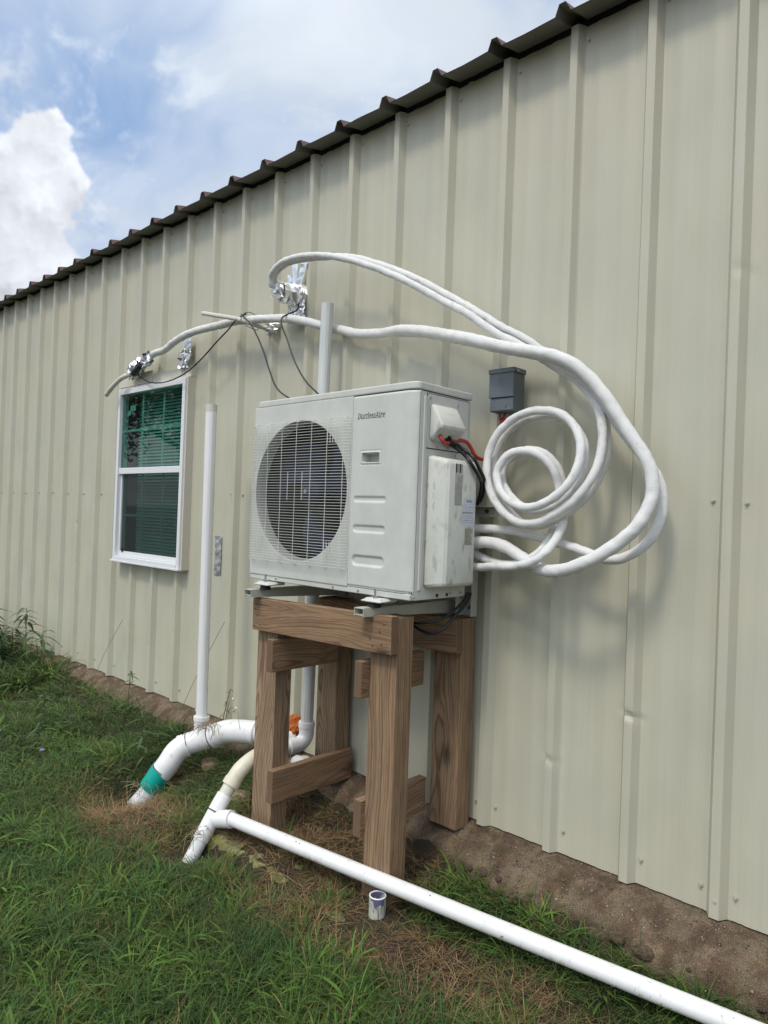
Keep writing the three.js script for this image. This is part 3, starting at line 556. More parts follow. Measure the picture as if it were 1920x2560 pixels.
  const hs = new THREE.Shape(); hs.moveTo(0, 1.69); hs.quadraticCurveTo(0.012, 1.692, 0.02, 1.682); hs.lineTo(0.058, 1.617); hs.quadraticCurveTo(0.064, 1.604, 0.054, 1.596); hs.lineTo(0.014, 1.561); hs.quadraticCurveTo(0.008, 1.556, 0, 1.556);
  const hood = new THREE.ExtrudeGeometry(hs, { depth: 0.122, bevelEnabled: true, bevelThickness: 0.013, bevelSize: 0.012, bevelOffset: -0.012, bevelSegments: 5, curveSegments: 8 }); hood.translate(X1 + 0.002, 0, 0.291);
  part(t, 'terminal_hood', boxUV(toCreasedNormals(hood, 0.9)), M.cover);
  const vc = new RoundedBoxGeometry(0.094, 0.497, 0.262, 6, 0.018), vp = vc.attributes.position;
  for (let i = 0; i < vp.count; i++) { const u = vp.getX(i) / 0.094 + 0.5, z = vp.getZ(i), y = vp.getY(i); vp.setXYZ(i, vp.getX(i), y - (y > 0 ? 0.022 * u * u : -0.012 * u), z > 0 ? z - 0.024 * u * (z / 0.131) : z + 0.062 * u * (-z / 0.131)); }
  vc.computeVertexNormals(); vc.translate(X1 + 0.047 - 0.008, 1.2525, 0.301); part(t, 'valve_cover', boxUV(toCreasedNormals(vc, 0.8)), M.cover);
  const sx = X1 + 0.0862;
  const sticker = (name, y0, y1, z0, z1, draw, paper) => {
    const W = 256, H = Math.round(256 * (y1 - y0) / (z1 - z0)), cv = document.createElement('canvas'); cv.width = W; cv.height = H; const c = cv.getContext('2d'); c.fillStyle = paper; c.fillRect(0, 0, W, H); draw(c, W, H);
    const tx = new THREE.CanvasTexture(cv); tx.colorSpace = THREE.SRGBColorSpace; const p = new THREE.PlaneGeometry(z1 - z0, y1 - y0); p.rotateY(Math.PI / 2); p.translate(sx + 0.0008, (y0 + y1) / 2, (z0 + z1) / 2);
    part(t, name, p, std({ map: tx, roughness: 0.6 }));
  };
  const R = rng(9);
  sticker('warning_sticker', 1.318, 1.472, 0.3265, 0.3695, (c, W, H) => {
    c.fillStyle = '#22221f'; c.fillRect(8, 0, 46, H * 0.22); c.fillRect(140, 0, 46, H * 0.22); c.fillStyle = '#77776f'; for (let x = 60; x < 250; x += 9) if (x < 132 || x > 190) c.fillRect(x, 4, 4, H * 0.2);
    c.fillStyle = '#4a4a45'; for (let x = 8; x < 250; x += 17) { const top = H * (0.26 + (x < 60 ? 0.2 : 0.05 * R())); for (let y = top; y < H - 4; y += 5 + R() * 9) c.fillRect(x, y, 9, 3 + R() * 5); }
  }, '#b4b4ab');
  sticker('paper_label', 1.303, 1.346, 0.2465, 0.3115, (c, W, H) => { c.strokeStyle = '#9aa0ac'; c.lineWidth = 4; c.strokeRect(2, 2, W - 4, H / 2 - 2); c.strokeRect(2, H / 2, W - 4, H / 2 - 2); c.fillStyle = '#5d626c'; for (let x = 50; x < 200; x += 15) c.fillRect(x, 22, 4 + R() * 8, 38); c.fillRect(50, H / 2 + 24, 12, 38); c.fillStyle = '#9da2ac'; for (let x = 100; x < 220; x += 22) c.fillRect(x, H / 2 + 30, 12, 26); }, '#c9ccd4');
  sticker('paper_label', 1.246, 1.3022, 0.2465, 0.3265, (c, W, H) => { c.fillStyle = '#3a3d46'; c.font = 'bold 34px sans-serif'; c.fillText('IMPORTANT!', 22, 46); c.fillStyle = '#8a909c'; for (let r = 0; r < 4; r++) for (let x = 24; x < 230; x += 16 + R() * 12) c.fillRect(x, 66 + r * 26, 8 + R() * 10, 12); }, '#c6c9d2');
  sticker('data_sticker', 1.17, 1.237, 0.251, 0.301, (c, W, H) => { c.fillStyle = '#3c3d37'; c.fillRect(110, 2, 40, 14); for (let y = 28; y < H - 6; y += 15) for (let x = 8; x < 246 - (R() < 0.3 ? 90 * R() : 0); x += 14) c.fillRect(x, y, 7 + R() * 8, 8); }, '#aeaea0');
  // small screws
  const sc = new THREE.CylinderGeometry(0.0045, 0.005, 0.003, 10), scx = sc.clone().rotateZ(-Math.PI / 2), scz = sc.clone().rotateX(Math.PI / 2);
  for (const [y, z] of [[1.713, 0.428], [1.705, 0.262], [1.535, 0.38], [1.535, 0.315], [0.975, 0.482], [0.978, 0.2], [0.98, 0.265], [1.512, 0.262]]) part(t, 'screw', scx, M.steel).position.set(X1 + 0.003, y, z);
  for (const x of [-1.09, -0.72, -0.575]) part(t, 'screw', scz, M.steel).position.set(x, 0.974, Z1 - 0.003);
  for (const [y, z] of [[0.975, 0.285], [0.975, 0.345]]) part(t, 'vent_hole', new THREE.CylinderGeometry(0.007, 0.007, 0.002, 12).rotateZ(Math.PI / 2).translate(X1 + 0.0002, y, z), M.black);
  // feet with rubber mounts and bolts
  for (const x of [-1.135, -0.46]) {
    const f = new RoundedBoxGeometry(0.1, 0.014, 0.1, 3, 0.004), p = f.attributes.position; for (let i = 0; i < p.count; i++) if (p.getY(i) > 0 && p.getZ(i) > 0) p.setXYZ(i, p.getX(i) * 0.8, p.getY(i), p.getZ(i) * 0.72);
    f.computeVertexNormals(); f.translate(x, 0.952, 0.5); part(t, 'foot', toCreasedNormals(f, 0.5), M.body);
    part(t, 'rubber_mount', new THREE.CylinderGeometry(0.022, 0.024, 0.019, 20).translate(x, 0.9345, 0.52), M.rubber);
    part(t, 'foot_bolt', mergeGeometries([new THREE.CylinderGeometry(0.0045, 0.0045, 0.034, 10).translate(x, 0.976, 0.521), new THREE.CylinderGeometry(0.0095, 0.0095, 0.006, 6).translate(x, 0.963, 0.521)]), M.steel);
  }
}
function polytube(Q, r, rad) {   // tube with mitred corners along a polyline
  const pos = [], nor = [], uv = [], idx = [];
  const ref = Math.abs(Q[1].clone().sub(Q[0]).normalize().y) > 0.5 || Math.abs(Q[4].y - Q[3].y) > 0.1 ? V(1, 0, 0) : V(0, 1, 0);
  for (let i = 0; i < Q.length; i++) {
    const d = Q[Math.min(i + 1, Q.length - 1)].clone().sub(Q[Math.max(i - 1, 0)]).normalize(), b = d.clone().cross(ref).normalize();
    for (let k = 0; k <= rad; k++) { const a = k / rad * Math.PI * 2, nx = ref.clone().multiplyScalar(Math.cos(a)).addScaledVector(b, Math.sin(a)); pos.push(Q[i].x + nx.x * r, Q[i].y + nx.y * r, Q[i].z + nx.z * r); nor.push(nx.x, nx.y, nx.z); uv.push(k / rad, i); }
  }
  for (let i = 0; i < Q.length - 1; i++) for (let k = 0; k < rad; k++) { const a = i * (rad + 1) + k, b = a + rad + 1; idx.push(a, a + 1, b, b, a + 1, b + 1); }
  const g = new THREE.BufferGeometry(); g.setAttribute('position', new THREE.Float32BufferAttribute(pos, 3)); g.setAttribute('normal', new THREE.Float32BufferAttribute(nor, 3)); g.setAttribute('uv', new THREE.Float32BufferAttribute(uv, 2)); g.setIndex(idx); return g;
}

// ---------------------------------------------------------------- refrigerant hoses
{
  const h1aTop = [[-1.628, 2.462, 0.05], [-1.647, 2.453, 0.11], [-1.647, 2.462, 0.16], [-1.632, 2.502, 0.18], [-1.542, 2.541, 0.2], [-1.392, 2.542, 0.21], [-1.216, 2.512, 0.21], [-1.019, 2.45, 0.21], [-0.787, 2.348, 0.2], [-0.593, 2.243, 0.2], [-0.447, 2.154, 0.19], [-0.326, 2.084, 0.19]];
  const h1a = [[-0.204, 1.995, 0.18], [-0.105, 1.938, 0.16], [-0.034, 1.889, 0.125], [0.05, 1.833, 0.115], [0.122, 1.783, 0.115], [0.175, 1.728, 0.115], [0.216, 1.662, 0.125], [0.239, 1.586, 0.14], [0.243, 1.506, 0.155], [0.229, 1.432, 0.18], [0.19, 1.365, 0.2], [0.13, 1.309, 0.22], [0.055, 1.267, 0.23], [-0.017, 1.262, 0.23], [-0.1, 1.298, 0.22], [-0.171, 1.363, 0.2], [-0.213, 1.451, 0.18], [-0.222, 1.527, 0.16], [-0.192, 1.601, 0.15], [-0.137, 1.653, 0.14], [-0.061, 1.68, 0.14], [0.013, 1.68, 0.14], [0.084, 1.659, 0.15], [0.139, 1.617, 0.16], [0.176, 1.561, 0.18], [0.189, 1.498, 0.2], [0.182, 1.436, 0.22], [0.146, 1.378, 0.24], [0.092, 1.338, 0.25], [0.022, 1.318, 0.25], [-0.05, 1.333, 0.24], [-0.119, 1.378, 0.22], [-0.152, 1.442, 0.2], [-0.136, 1.495, 0.19], [-0.098, 1.524, 0.18], [-0.036, 1.529, 0.17], [0.017, 1.506, 0.16], [0.054, 1.462, 0.145], [0.067, 1.406, 0.125], [0.083, 1.337, 0.12], [0.106, 1.286, 0.145], [0.112, 1.217, 0.2], [0.092, 1.158, 0.25], [0.054, 1.126, 0.265], [-0.041, 1.102, 0.24], [-0.152, 1.093, 0.21], [-0.239, 1.084, 0.19], [-0.3, 1.084, 0.2]];
  const h1bTop = [[-1.637, 2.479, 0.05], [-1.653, 2.469, 0.1], [-1.664, 2.488, 0.13], [-1.64, 2.517, 0.15], [-1.546, 2.55, 0.165], [-1.405, 2.547, 0.165], [-1.228, 2.52, 0.165], [-1.031, 2.473, 0.165], [-0.798, 2.378, 0.155], [-0.603, 2.277, 0.155], [-0.448, 2.184, 0.15], [-0.334, 2.113, 0.145]];
  const h1b = [[-0.187, 2.016, 0.135], [-0.104, 1.967, 0.115], [-0.036, 1.914, 0.086], [0.047, 1.853, 0.073], [0.127, 1.787, 0.073], [0.177, 1.728, 0.073], [0.213, 1.662, 0.08], [0.234, 1.585, 0.095], [0.236, 1.504, 0.105], [0.219, 1.424, 0.12], [0.179, 1.356, 0.14], [0.114, 1.295, 0.165], [0.036, 1.259, 0.175], [-0.037, 1.262, 0.175], [-0.106, 1.306, 0.165], [-0.174, 1.372, 0.15], [-0.219, 1.454, 0.13], [-0.231, 1.532, 0.1], [-0.196, 1.608, 0.09], [-0.13, 1.652, 0.09], [-0.061, 1.668, 0.09], [0.013, 1.67, 0.09], [0.078, 1.644, 0.1], [0.134, 1.595, 0.11], [0.168, 1.541, 0.13], [0.178, 1.484, 0.145], [0.17, 1.422, 0.165], [0.136, 1.366, 0.185], [0.074, 1.321, 0.195], [0.003, 1.308, 0.195], [-0.063, 1.332, 0.185], [-0.128, 1.378, 0.165], [-0.168, 1.439, 0.145], [-0.164, 1.487, 0.13], [-0.129, 1.521, 0.12], [-0.071, 1.539, 0.115], [-0.009, 1.525, 0.105], [0.036, 1.479, 0.09], [0.056, 1.422, 0.078], [0.063, 1.357, 0.073], [0.058, 1.299, 0.085], [0.06, 1.234, 0.14], [0.049, 1.171, 0.19], [-0.001, 1.13, 0.2], [-0.087, 1.104, 0.18], [-0.179, 1.106, 0.16], [-0.27, 1.127, 0.15], [-0.32, 1.14, 0.16]];
  const h2aLeft = [[-3.318, 2.21, 0.08], [-3.181, 2.238, 0.09], [-3.009, 2.285, 0.1], [-2.835, 2.292, 0.11], [-2.671, 2.329, 0.12], [-2.516, 2.351, 0.12], [-2.354, 2.353, 0.12], [-2.187, 2.348, 0.12], [-2.041, 2.346, 0.12], [-1.89, 2.331, 0.12], [-1.703, 2.307, 0.12], [-1.56, 2.285, 0.11], [-1.465, 2.262, 0.09], [-1.386, 2.238, 0.075], [-1.319, 2.214, 0.063], [-1.2, 2.18, 0.062], [-1.08, 2.145, 0.065]];
  const h2a = [[-0.988, 2.129, 0.07], [-0.868, 2.109, 0.1], [-0.744, 2.097, 0.13], [-0.604, 2.068, 0.15], [-0.435, 2.021, 0.17], [-0.287, 1.975, 0.19], [-0.14, 1.925, 0.2], [-0.015, 1.891, 0.205], [0.069, 1.865, 0.2], [0.14, 1.83, 0.19], [0.203, 1.776, 0.18], [0.26, 1.706, 0.172], [0.31, 1.632, 0.166], [0.359, 1.56, 0.163], [0.403, 1.494, 0.163], [0.428, 1.437, 0.163], [0.435, 1.38, 0.167], [0.428, 1.329, 0.18], [0.404, 1.271, 0.2], [0.356, 1.215, 0.22], [0.295, 1.166, 0.24], [0.22, 1.126, 0.25], [0.136, 1.101, 0.24], [0.063, 1.1, 0.22], [-0.016, 1.129, 0.2], [-0.099, 1.165, 0.19], [-0.173, 1.182, 0.185], [-0.259, 1.178, 0.18], [-0.32, 1.172, 0.185]];
  const h2b = [[-0.8, 2.1, 0.085], [-0.6, 2.06, 0.115], [-0.4, 2.0, 0.14], [-0.2, 1.935, 0.16], [-0.039, 1.889, 0.165], [0.06, 1.852, 0.158], [0.131, 1.802, 0.145], [0.19, 1.744, 0.125], [0.245, 1.668, 0.112], [0.294, 1.593, 0.103], [0.343, 1.532, 0.097], [0.385, 1.478, 0.092], [0.422, 1.424, 0.09], [0.438, 1.366, 0.092], [0.439, 1.303, 0.1], [0.421, 1.238, 0.115], [0.376, 1.184, 0.13], [0.315, 1.152, 0.14], [0.255, 1.151, 0.145], [0.182, 1.172, 0.145], [0.097, 1.192, 0.14], [-0, 1.212, 0.135], [-0.094, 1.226, 0.13], [-0.183, 1.234, 0.14], [-0.283, 1.232, 0.15], [-0.33, 1.23, 0.16]];
  const o = { rough: 0.0022, freq: 20, rad: 18, step: 0.009 };
  solo('refrigerant_hose', 'thin white woven hose coiled twice in front, from the high foil wrap', 'hose', tube([...h1aTop, ...h1a], 0.0158, o), M.hose, 'coiled white hoses');
  solo('refrigerant_hose', 'thin white woven hose of the coil, lying behind its twin nearer the siding', 'hose', tube([...h1bTop, ...h1b], 0.0158, o), M.hose, 'coiled white hoses');
  solo('refrigerant_hose', 'thick white woven hose from the window foil sweeping down in a wide arc', 'hose', tube([...h2aLeft, ...h2a], 0.0224, o), M.hose, 'white hoses in the wide arc');
  solo('refrigerant_hose', 'white woven hose half hidden behind the thick wide arc at far right', 'hose', tube(h2b, 0.017, o), M.hose, 'white hoses in the wide arc');
  solo('drain_hose', 'short ivory drain hose end poking out left of the window foil', 'hose', tube([[-3.6, 2.065, 0.13], [-3.5, 2.112, 0.135], [-3.4, 2.165, 0.12], [-3.31, 2.195, 0.09]], 0.0165, { rough: 0.002, freq: 22, dome: 0.3 }), M.ivory);
}
// condensate pipe resting on the thick hose
solo('condensate_pipe', 'thin open ivory pipe slanting over the thick hose above the window', 'pipe', mergeGeometries([hollow(V(-2.247, 2.41, 0.2), V(-1.94, 2.334, 0.168), 0.0125, 0.003), tube([[-1.941, 2.334, 0.168], [-1.9, 2.318, 0.155], [-1.84, 2.292, 0.06], [-1.83, 2.288, 0.01]], 0.0125, { cap: false }).toNonIndexed()]), M.ivory);
// black control cables
const cable = (label, pts, r = 0.0042, m = M.black, name = 'cable') => solo(name, label, 'cable', tube(pts, r, { rad: 8, step: 0.01 }), m);
cable('black cable sagging from the window foil up to the hose', [[-3.26, 2.2, 0.07], [-3.238, 2.18, 0.08], [-3.157, 2.142, 0.085], [-3.046, 2.106, 0.09], [-2.883, 2.085, 0.1], [-2.7, 2.088, 0.11], [-2.544, 2.118, 0.11], [-2.368, 2.176, 0.12], [-2.219, 2.253, 0.12], [-2.084, 2.305, 0.13], [-1.97, 2.335, 0.157], [-1.9, 2.363, 0.14]]);
cable('black cable hanging from the tied hose to the left of the unit top', [[-1.935, 2.36, 0.15], [-1.885, 2.335, 0.165], [-1.818, 2.288, 0.17], [-1.731, 2.212, 0.19], [-1.621, 2.101, 0.22], [-1.497, 1.978, 0.27], [-1.377, 1.862, 0.3], [-1.24, 1.762, 0.24], [-1.2, 1.6, 0.155]]);
cable('black cable dropping from the high foil wrap to the unit top', [[-1.552, 2.4, 0.05], [-1.55, 2.347, 0.06], [-1.551, 2.27, 0.165], [-1.49, 2.151, 0.17], [-1.391, 2.015, 0.19], [-1.29, 1.91, 0.2], [-1.2, 1.82, 0.17], [-1.15, 1.7, 0.155]]);
solo('wire_tie', 'thin black wire looped round the thick hose and ivory pipe', 'wire', tube([[-1.9, 2.318, 0.176], [-1.9, 2.352, 0.165], [-1.895, 2.372, 0.13], [-1.885, 2.362, 0.09], [-1.865, 2.31, 0.085], [-1.83, 2.268, 0.11], [-1.81, 2.26, 0.15], [-1.835, 2.275, 0.178], [-1.88, 2.3, 0.182]], 0.0019, { rad: 6 }), M.black);
cable('red power cable curving out from under the terminal hood', [[-0.272, 1.575, 0.4], [-0.262, 1.556, 0.4], [-0.262, 1.548, 0.385], [-0.27, 1.55, 0.36], [-0.282, 1.558, 0.33], [-0.288, 1.566, 0.285], [-0.286, 1.572, 0.25], [-0.285, 1.566, 0.215], [-0.285, 1.547, 0.19], [-0.279, 1.52, 0.17], [-0.274, 1.509, 0.14], [-0.262, 1.515, 0.105], [-0.246, 1.54, 0.085], [-0.236, 1.6, 0.066], [-0.228, 1.66, 0.066], [-0.225, 1.69, 0.066]], 0.0075, M.red);
cable('inner of two black cables bending down beside the valve cover', [[-0.285, 1.58, 0.36], [-0.28, 1.552, 0.34], [-0.283, 1.541, 0.3], [-0.262, 1.523, 0.283], [-0.215, 1.487, 0.292], [-0.203, 1.449, 0.266], [-0.205, 1.419, 0.231], [-0.24, 1.392, 0.176], [-0.28, 1.362, 0.13], [-0.31, 1.33, 0.1]], 0.0068);
cable('outer of two black cables bending down beside the valve cover', [[-0.275, 1.58, 0.35], [-0.272, 1.558, 0.33], [-0.274, 1.549, 0.29], [-0.25, 1.528, 0.273], [-0.208, 1.5, 0.276], [-0.197, 1.461, 0.253], [-0.203, 1.428, 0.212], [-0.236, 1.398, 0.16], [-0.27, 1.368, 0.12], [-0.3, 1.34, 0.1]], 0.0068);
cable('lower black cable looping under the unit behind the front post', [[-0.287, 0.975, 0.155], [-0.282, 0.946, 0.18], [-0.285, 0.919, 0.21], [-0.29, 0.891, 0.25], [-0.298, 0.862, 0.28], [-0.31, 0.84, 0.3], [-0.345, 0.822, 0.32], [-0.42, 0.84, 0.33], [-0.5, 0.9, 0.33], [-0.56, 0.955, 0.33]], 0.006);
cable('upper black cable looping under the unit behind the front post', [[-0.3, 0.975, 0.16], [-0.288, 0.946, 0.2], [-0.289, 0.921, 0.24], [-0.299, 0.897, 0.28], [-0.306, 0.882, 0.31], [-0.33, 0.872, 0.34], [-0.4, 0.86, 0.36], [-0.55, 0.885, 0.35], [-0.62, 0.955, 0.35]], 0.006);

// ---------------------------------------------------------------- foil wraps
{
  const sheet = (w, h, nx, ny) => new THREE.PlaneGeometry(w, h, nx, ny);
  const a = thing('foil_wrap', 'crumpled foil wrapping the hose end high on the siding', 'foil');
  part(a, 'wrap', crumple(new THREE.CylinderGeometry(0.05, 0.062, 0.13, 16, 7, true).rotateX(Math.PI / 2).rotateY(-0.25).translate(-1.585, 2.425, 0.07), 0.015, 34, 3), M.foil);
  part(a, 'collar', crumple(new THREE.CylinderGeometry(0.041, 0.045, 0.07, 14, 4, true).rotateX(Math.PI / 2).rotateY(-0.9).translate(-1.648, 2.452, 0.115), 0.011, 40, 8), M.foil);
  part(a, 'duct_end', tube([[-1.648, 2.455, 0.1], [-1.6, 2.432, 0.06]], 0.04, { rad: 20 }), M.ivory, 'bare ivory sleeve between foil pieces');
  part(a, 'skirt', crumple(sheet(0.14, 0.16, 12, 12).translate(-1.575, 2.365, 0.05), 0.013, 30, 5), M.foil);
  part(a, 'strip', crumple(sheet(0.042, 0.16, 3, 8).rotateZ(0.06).translate(-1.615, 2.545, 0.036), 0.003, 22, 9), M.foil); part(a, 'strip', crumple(sheet(0.05, 0.14, 3, 7).rotateZ(-0.38).translate(-1.555, 2.54, 0.04), 0.004, 22, 15), M.foil); part(a, 'strip', crumple(sheet(0.036, 0.1, 3, 5).translate(-1.66, 2.51, 0.036), 0.004, 22, 19), M.foil);
  const b = thing('foil_wrap', 'crumpled dull foil sleeve round the hose end at the window head', 'foil');
  part(b, 'wrap', crumple(tube([[-3.32, 2.19, 0.075], [-3.2, 2.24, 0.085], [-3.07, 2.272, 0.098]], 0.04, { rad: 16, step: 0.02, cap: false }), 0.018, 30, 21), M.foil);
  part(b, 'flap', crumple(sheet(0.1, 0.1, 7, 7).rotateZ(0.5).translate(-3.31, 2.21, 0.1), 0.02, 26, 22), M.foil); part(b, 'flap', crumple(sheet(0.11, 0.07, 7, 5).rotateZ(0.4).translate(-3.05, 2.255, 0.125), 0.018, 26, 28), M.foil);
  part(b, 'torn_foam', crumple(tube([[-3.26, 2.185, 0.1], [-3.17, 2.215, 0.115], [-3.11, 2.235, 0.12]], 0.02, { rad: 10, step: 0.02 }), 0.008, 40, 31), M.black);
  const c = thing('foil_wrap', 'crumpled bright foil patch on the siding over the window corner', 'foil');
  part(c, 'patch', crumple(sheet(0.13, 0.12, 10, 9).translate(-2.675, 2.225, 0.056), 0.022, 30, 40), M.foil); part(c, 'patch', crumple(sheet(0.1, 0.11, 4, 6).translate(-2.68, 2.32, 0.04), 0.004, 24, 44), M.foil);
  const d = thing('foil_wrap', 'small foil wad where the ivory pipe enters the siding', 'foil');
  part(d, 'patch', crumple(new THREE.SphereGeometry(0.048, 12, 8).scale(1.1, 0.9, 0.6).translate(-1.81, 2.295, 0.03), 0.02, 34, 50), M.foil);
  solo('foil_tape', 'strip of wrinkled foil tape stuck on the siding beside the tall pipe', 'tape', crumple(sheet(0.068, 0.235, 6, 18).translate(-2.292, 0.99, 0.0065), 0.0022, 24, 60), M.foil);
}

// ---------------------------------------------------------------- electrical disconnect box
{
  const t = thing('disconnect_box', 'small slate grey electrical disconnect box on the siding above the coil', 'electrical box');
  part(t, 'enclosure', boxUV(box(-0.258, -0.15, 1.697, 1.852, 0.034, 0.106, 0.002)), M.box);
  part(t, 'cover', boxUV(mergeGeometries([box(-0.262, -0.147, 1.752, 1.846, 0.1062, 0.118, 0.002), box(-0.258, -0.15, 1.7, 1.75, 0.1062, 0.112, 0.002)])), M.box);
  const lip = box(-0.265, -0.143, 1.8465, 1.866, 0.034, 0.121, 0.003); part(t, 'lid', boxUV(lip), M.box);
  part(t, 'bolt', new THREE.CylinderGeometry(0.005, 0.005, 0.005, 8).rotateZ(Math.PI / 2).translate(-0.1405, 1.853, 0.1), M.steel);
  part(t, 'knockout', new THREE.CylinderGeometry(0.008, 0.008, 0.0015, 16).rotateX(Math.PI / 2).translate(-0.185, 1.72, 0.1128), M.box);
  // raised maker's mark: a rounded square with a bar
  part(t, 'emblem', mergeGeometries([box(-0.214, -0.196, 1.822, 1.824, 0.1181, 0.119), box(-0.214, -0.196, 1.801, 1.803, 0.1181, 0.119), box(-0.214, -0.2125, 1.803, 1.822, 0.1181, 0.119), box(-0.1975, -0.196, 1.803, 1.822, 0.1181, 0.119), box(-0.209, -0.201, 1.811, 1.8135, 0.1181, 0.119)]), M.box);
  part(t, 'bushing', new THREE.CylinderGeometry(0.014, 0.014, 0.02, 14).translate(-0.225, 1.688, 0.07), M.darksteel);
  part(t, 'wire', tube([[-0.225, 1.69, 0.075], [-0.232, 1.665, 0.08], [-0.215, 1.66, 0.078], [-0.205, 1.69, 0.075]], 0.004, { rad: 8 }), M.red); part(t, 'wire', tube([[-0.22, 1.69, 0.06], [-0.226, 1.64, 0.055], [-0.216, 1.6, 0.05]], 0.003, { rad: 6 }), M.black);
}

// ---------------------------------------------------------------- plastic pipework
{
  const P = (a) => V(...a);
  // big sewer pipe with the tall vent
  const t = thing('sewer_pipe', 'fat white sewer pipe arching into the grass with a teal coupling', 'pipe');
  const path = [[-2.12, -0.34, 0.585], [-2.059, -0.242, 0.53], [-2.023, -0.147, 0.49]].map(P), bend = [[-2.03, -0.16, 0.497], [-1.995, -0.09, 0.462], [-1.985, -0.03, 0.42], [-1.97, 0.005, 0.365]].map(P), run = [[-1.972, 0.002, 0.37], [-1.909, 0.033, 0.3], [-1.85, 0.06, 0.27]].map(P), bend2 = [[-1.86, 0.055, 0.275], [-1.79, 0.088, 0.24], [-1.7, 0.101, 0.2], [-1.62, 0.105, 0.165]].map(P);
  const side = [[-1.63, 0.105, 0.168], [-1.54, 0.105, 0.125], [-1.46, 0.1, 0.04]].map(P);
  part(t, 'pipe', tube(path, 0.054, { rad: 28 }), M.pvc); part(t, 'elbow', tube(bend, 0.0605, { rad: 28 }), M.pvc); part(t, 'tee', tube(run, 0.0575, { rad: 28 }), M.pvc); part(t, 'elbow', tube(bend2, 0.0605, { rad: 28 }), M.pvc); part(t, 'pipe', tube(side, 0.055, { rad: 28 }), M.pvc);
  const ring = (name, at, dir, r, w, m) => { const g = new THREE.CylinderGeometry(r, r, w, 28); g.applyQuaternion(new THREE.Quaternion().setFromUnitVectors(V(0, 1, 0), dir.clone().normalize())); g.translate(at.x, at.y, at.z); return part(t, name, g, m); };
  const g0 = P([-2.072, -0.262, 0.541]), g1 = P([-2.012, -0.118, 0.479]); part(t, 'coupling', cylBetween(g0.clone().lerp(g1, 0.3), g0.clone().lerp(g1, 0.98), 0.0625, 0.0625, 32), M.teal, 'teal green coupling');
  ring('seam', g0.clone().lerp(g1, 1.0), g1.clone().sub(g0), 0.0628, 0.004, M.gap); ring('collar', P([-1.976, -0.008, 0.385]), P([0.4, 0.8, -1.4]), 0.066, 0.014, M.pvc); ring('seam', P([-1.965, 0.006, 0.362]), P([0.06, 0.032, -0.07]), 0.0612, 0.004, M.gap);
  ring('collar', P([-1.858, 0.056, 0.274]), P([0.06, 0.03, -0.035]), 0.0655, 0.014, M.pvc); ring('seam', P([-1.872, 0.05, 0.28]), P([0.06, 0.03, -0.035]), 0.0612, 0.004, M.gap); ring('collar', P([-1.63, 0.105, 0.169]), P([0.09, 0, -0.04]), 0.0655, 0.012, M.pvc);
  const vb = P([-1.942, 0.085, 0.302]), vt = P([-1.963, 1.838, 0.3]);
  part(t, 'socket', hollow(P([-1.941, 0.06, 0.302]), P([-1.942, 0.142, 0.302]), 0.0385, 0.008), M.pvc); part(t, 'socket_lip', hollow(P([-1.942, 0.128, 0.302]), P([-1.942, 0.148, 0.302]), 0.0425, 0.01), M.pvc);
  part(t, 'vent_pipe', hollow(vb, vt, 0.0302, 0.004), M.pvc, 'tall upright vent pipe'); part(t, 'vent_coupling', hollow(P([-1.963, 1.8, 0.3]), P([-1.963, 1.8385, 0.3]), 0.0312, 0.004), M.ivory);
  // drain line: up the wall, round the stand, into the long run
  const d = thing('drain_pipe', 'white drain pipe from behind the unit running long across the foreground', 'pipe');
  const D = (n, g, m = M.pvc, l) => part(d, n, g, m, l);
  D('riser', hollow(P([-1.268, 0.2, 0.135]), P([-1.235, 2.3, 0.13]), 0.0302, 0.004), M.pvcOld, 'weathered grey upright pipe behind the unit');
  D('elbow', tube([[-1.268, 0.23, 0.135], [-1.269, 0.165, 0.138], [-1.275, 0.137, 0.17], [-1.285, 0.13, 0.21]], 0.0365, { rad: 24 })); D('collar', cylBetween(P([-1.268, 0.215, 0.135]), P([-1.268, 0.24, 0.135]), 0.04, 0.04, 24)); D('collar', cylBetween(P([-1.283, 0.131, 0.2]), P([-1.289, 0.13, 0.225]), 0.04, 0.04, 24));
  D('pipe', tube([[-1.284, 0.131, 0.205], [-1.3, 0.128, 0.3], [-1.285, 0.127, 0.42]], 0.031, { rad: 22 }));
  D('elbow', tube([[-1.29, 0.128, 0.4], [-1.272, 0.12, 0.465], [-1.271, 0.091, 0.52], [-1.277, 0.045, 0.556]], 0.037, { rad: 24 }), M.cream, 'yellowed elbow'); D('collar', cylBetween(P([-1.276, 0.055, 0.549]), P([-1.278, 0.03, 0.567]), 0.0402, 0.0402, 24), M.cream);
  D('pipe', tube([[-1.277, 0.045, 0.558], [-1.279, -0.001, 0.589], [-1.279, -0.045, 0.621]], 0.0302, { rad: 22 }), M.ivory); D('coupling', cylBetween(P([-1.279, -0.006, 0.592]), P([-1.278, -0.066, 0.638]), 0.036, 0.036, 24)); D('seam', cylBetween(P([-1.278, -0.066, 0.638]), P([-1.278, -0.071, 0.642]), 0.0335, 0.0335, 24), M.gap);
  D('tee', tube([[-1.278, -0.07, 0.641], [-1.279, -0.136, 0.685], [-1.281, -0.17, 0.708]], 0.0355, { rad: 24 })); D('pipe', tube([[-1.28, -0.16, 0.7], [-1.284, -0.3, 0.79]], 0.031, { rad: 22 }));
  const a = P([-1.272, -0.096, 0.65]), b = P([-1.192, -0.075, 0.621]), e = P([2.1, -0.075, 0.158]);
  D('tee_branch', tube([a, a.clone().lerp(b, 0.55), b], 0.0365, { rad: 24 })); D('collar', cylBetween(b.clone().lerp(a, 0.35), b.clone().lerp(e, 0.003), 0.0375, 0.0375, 24));
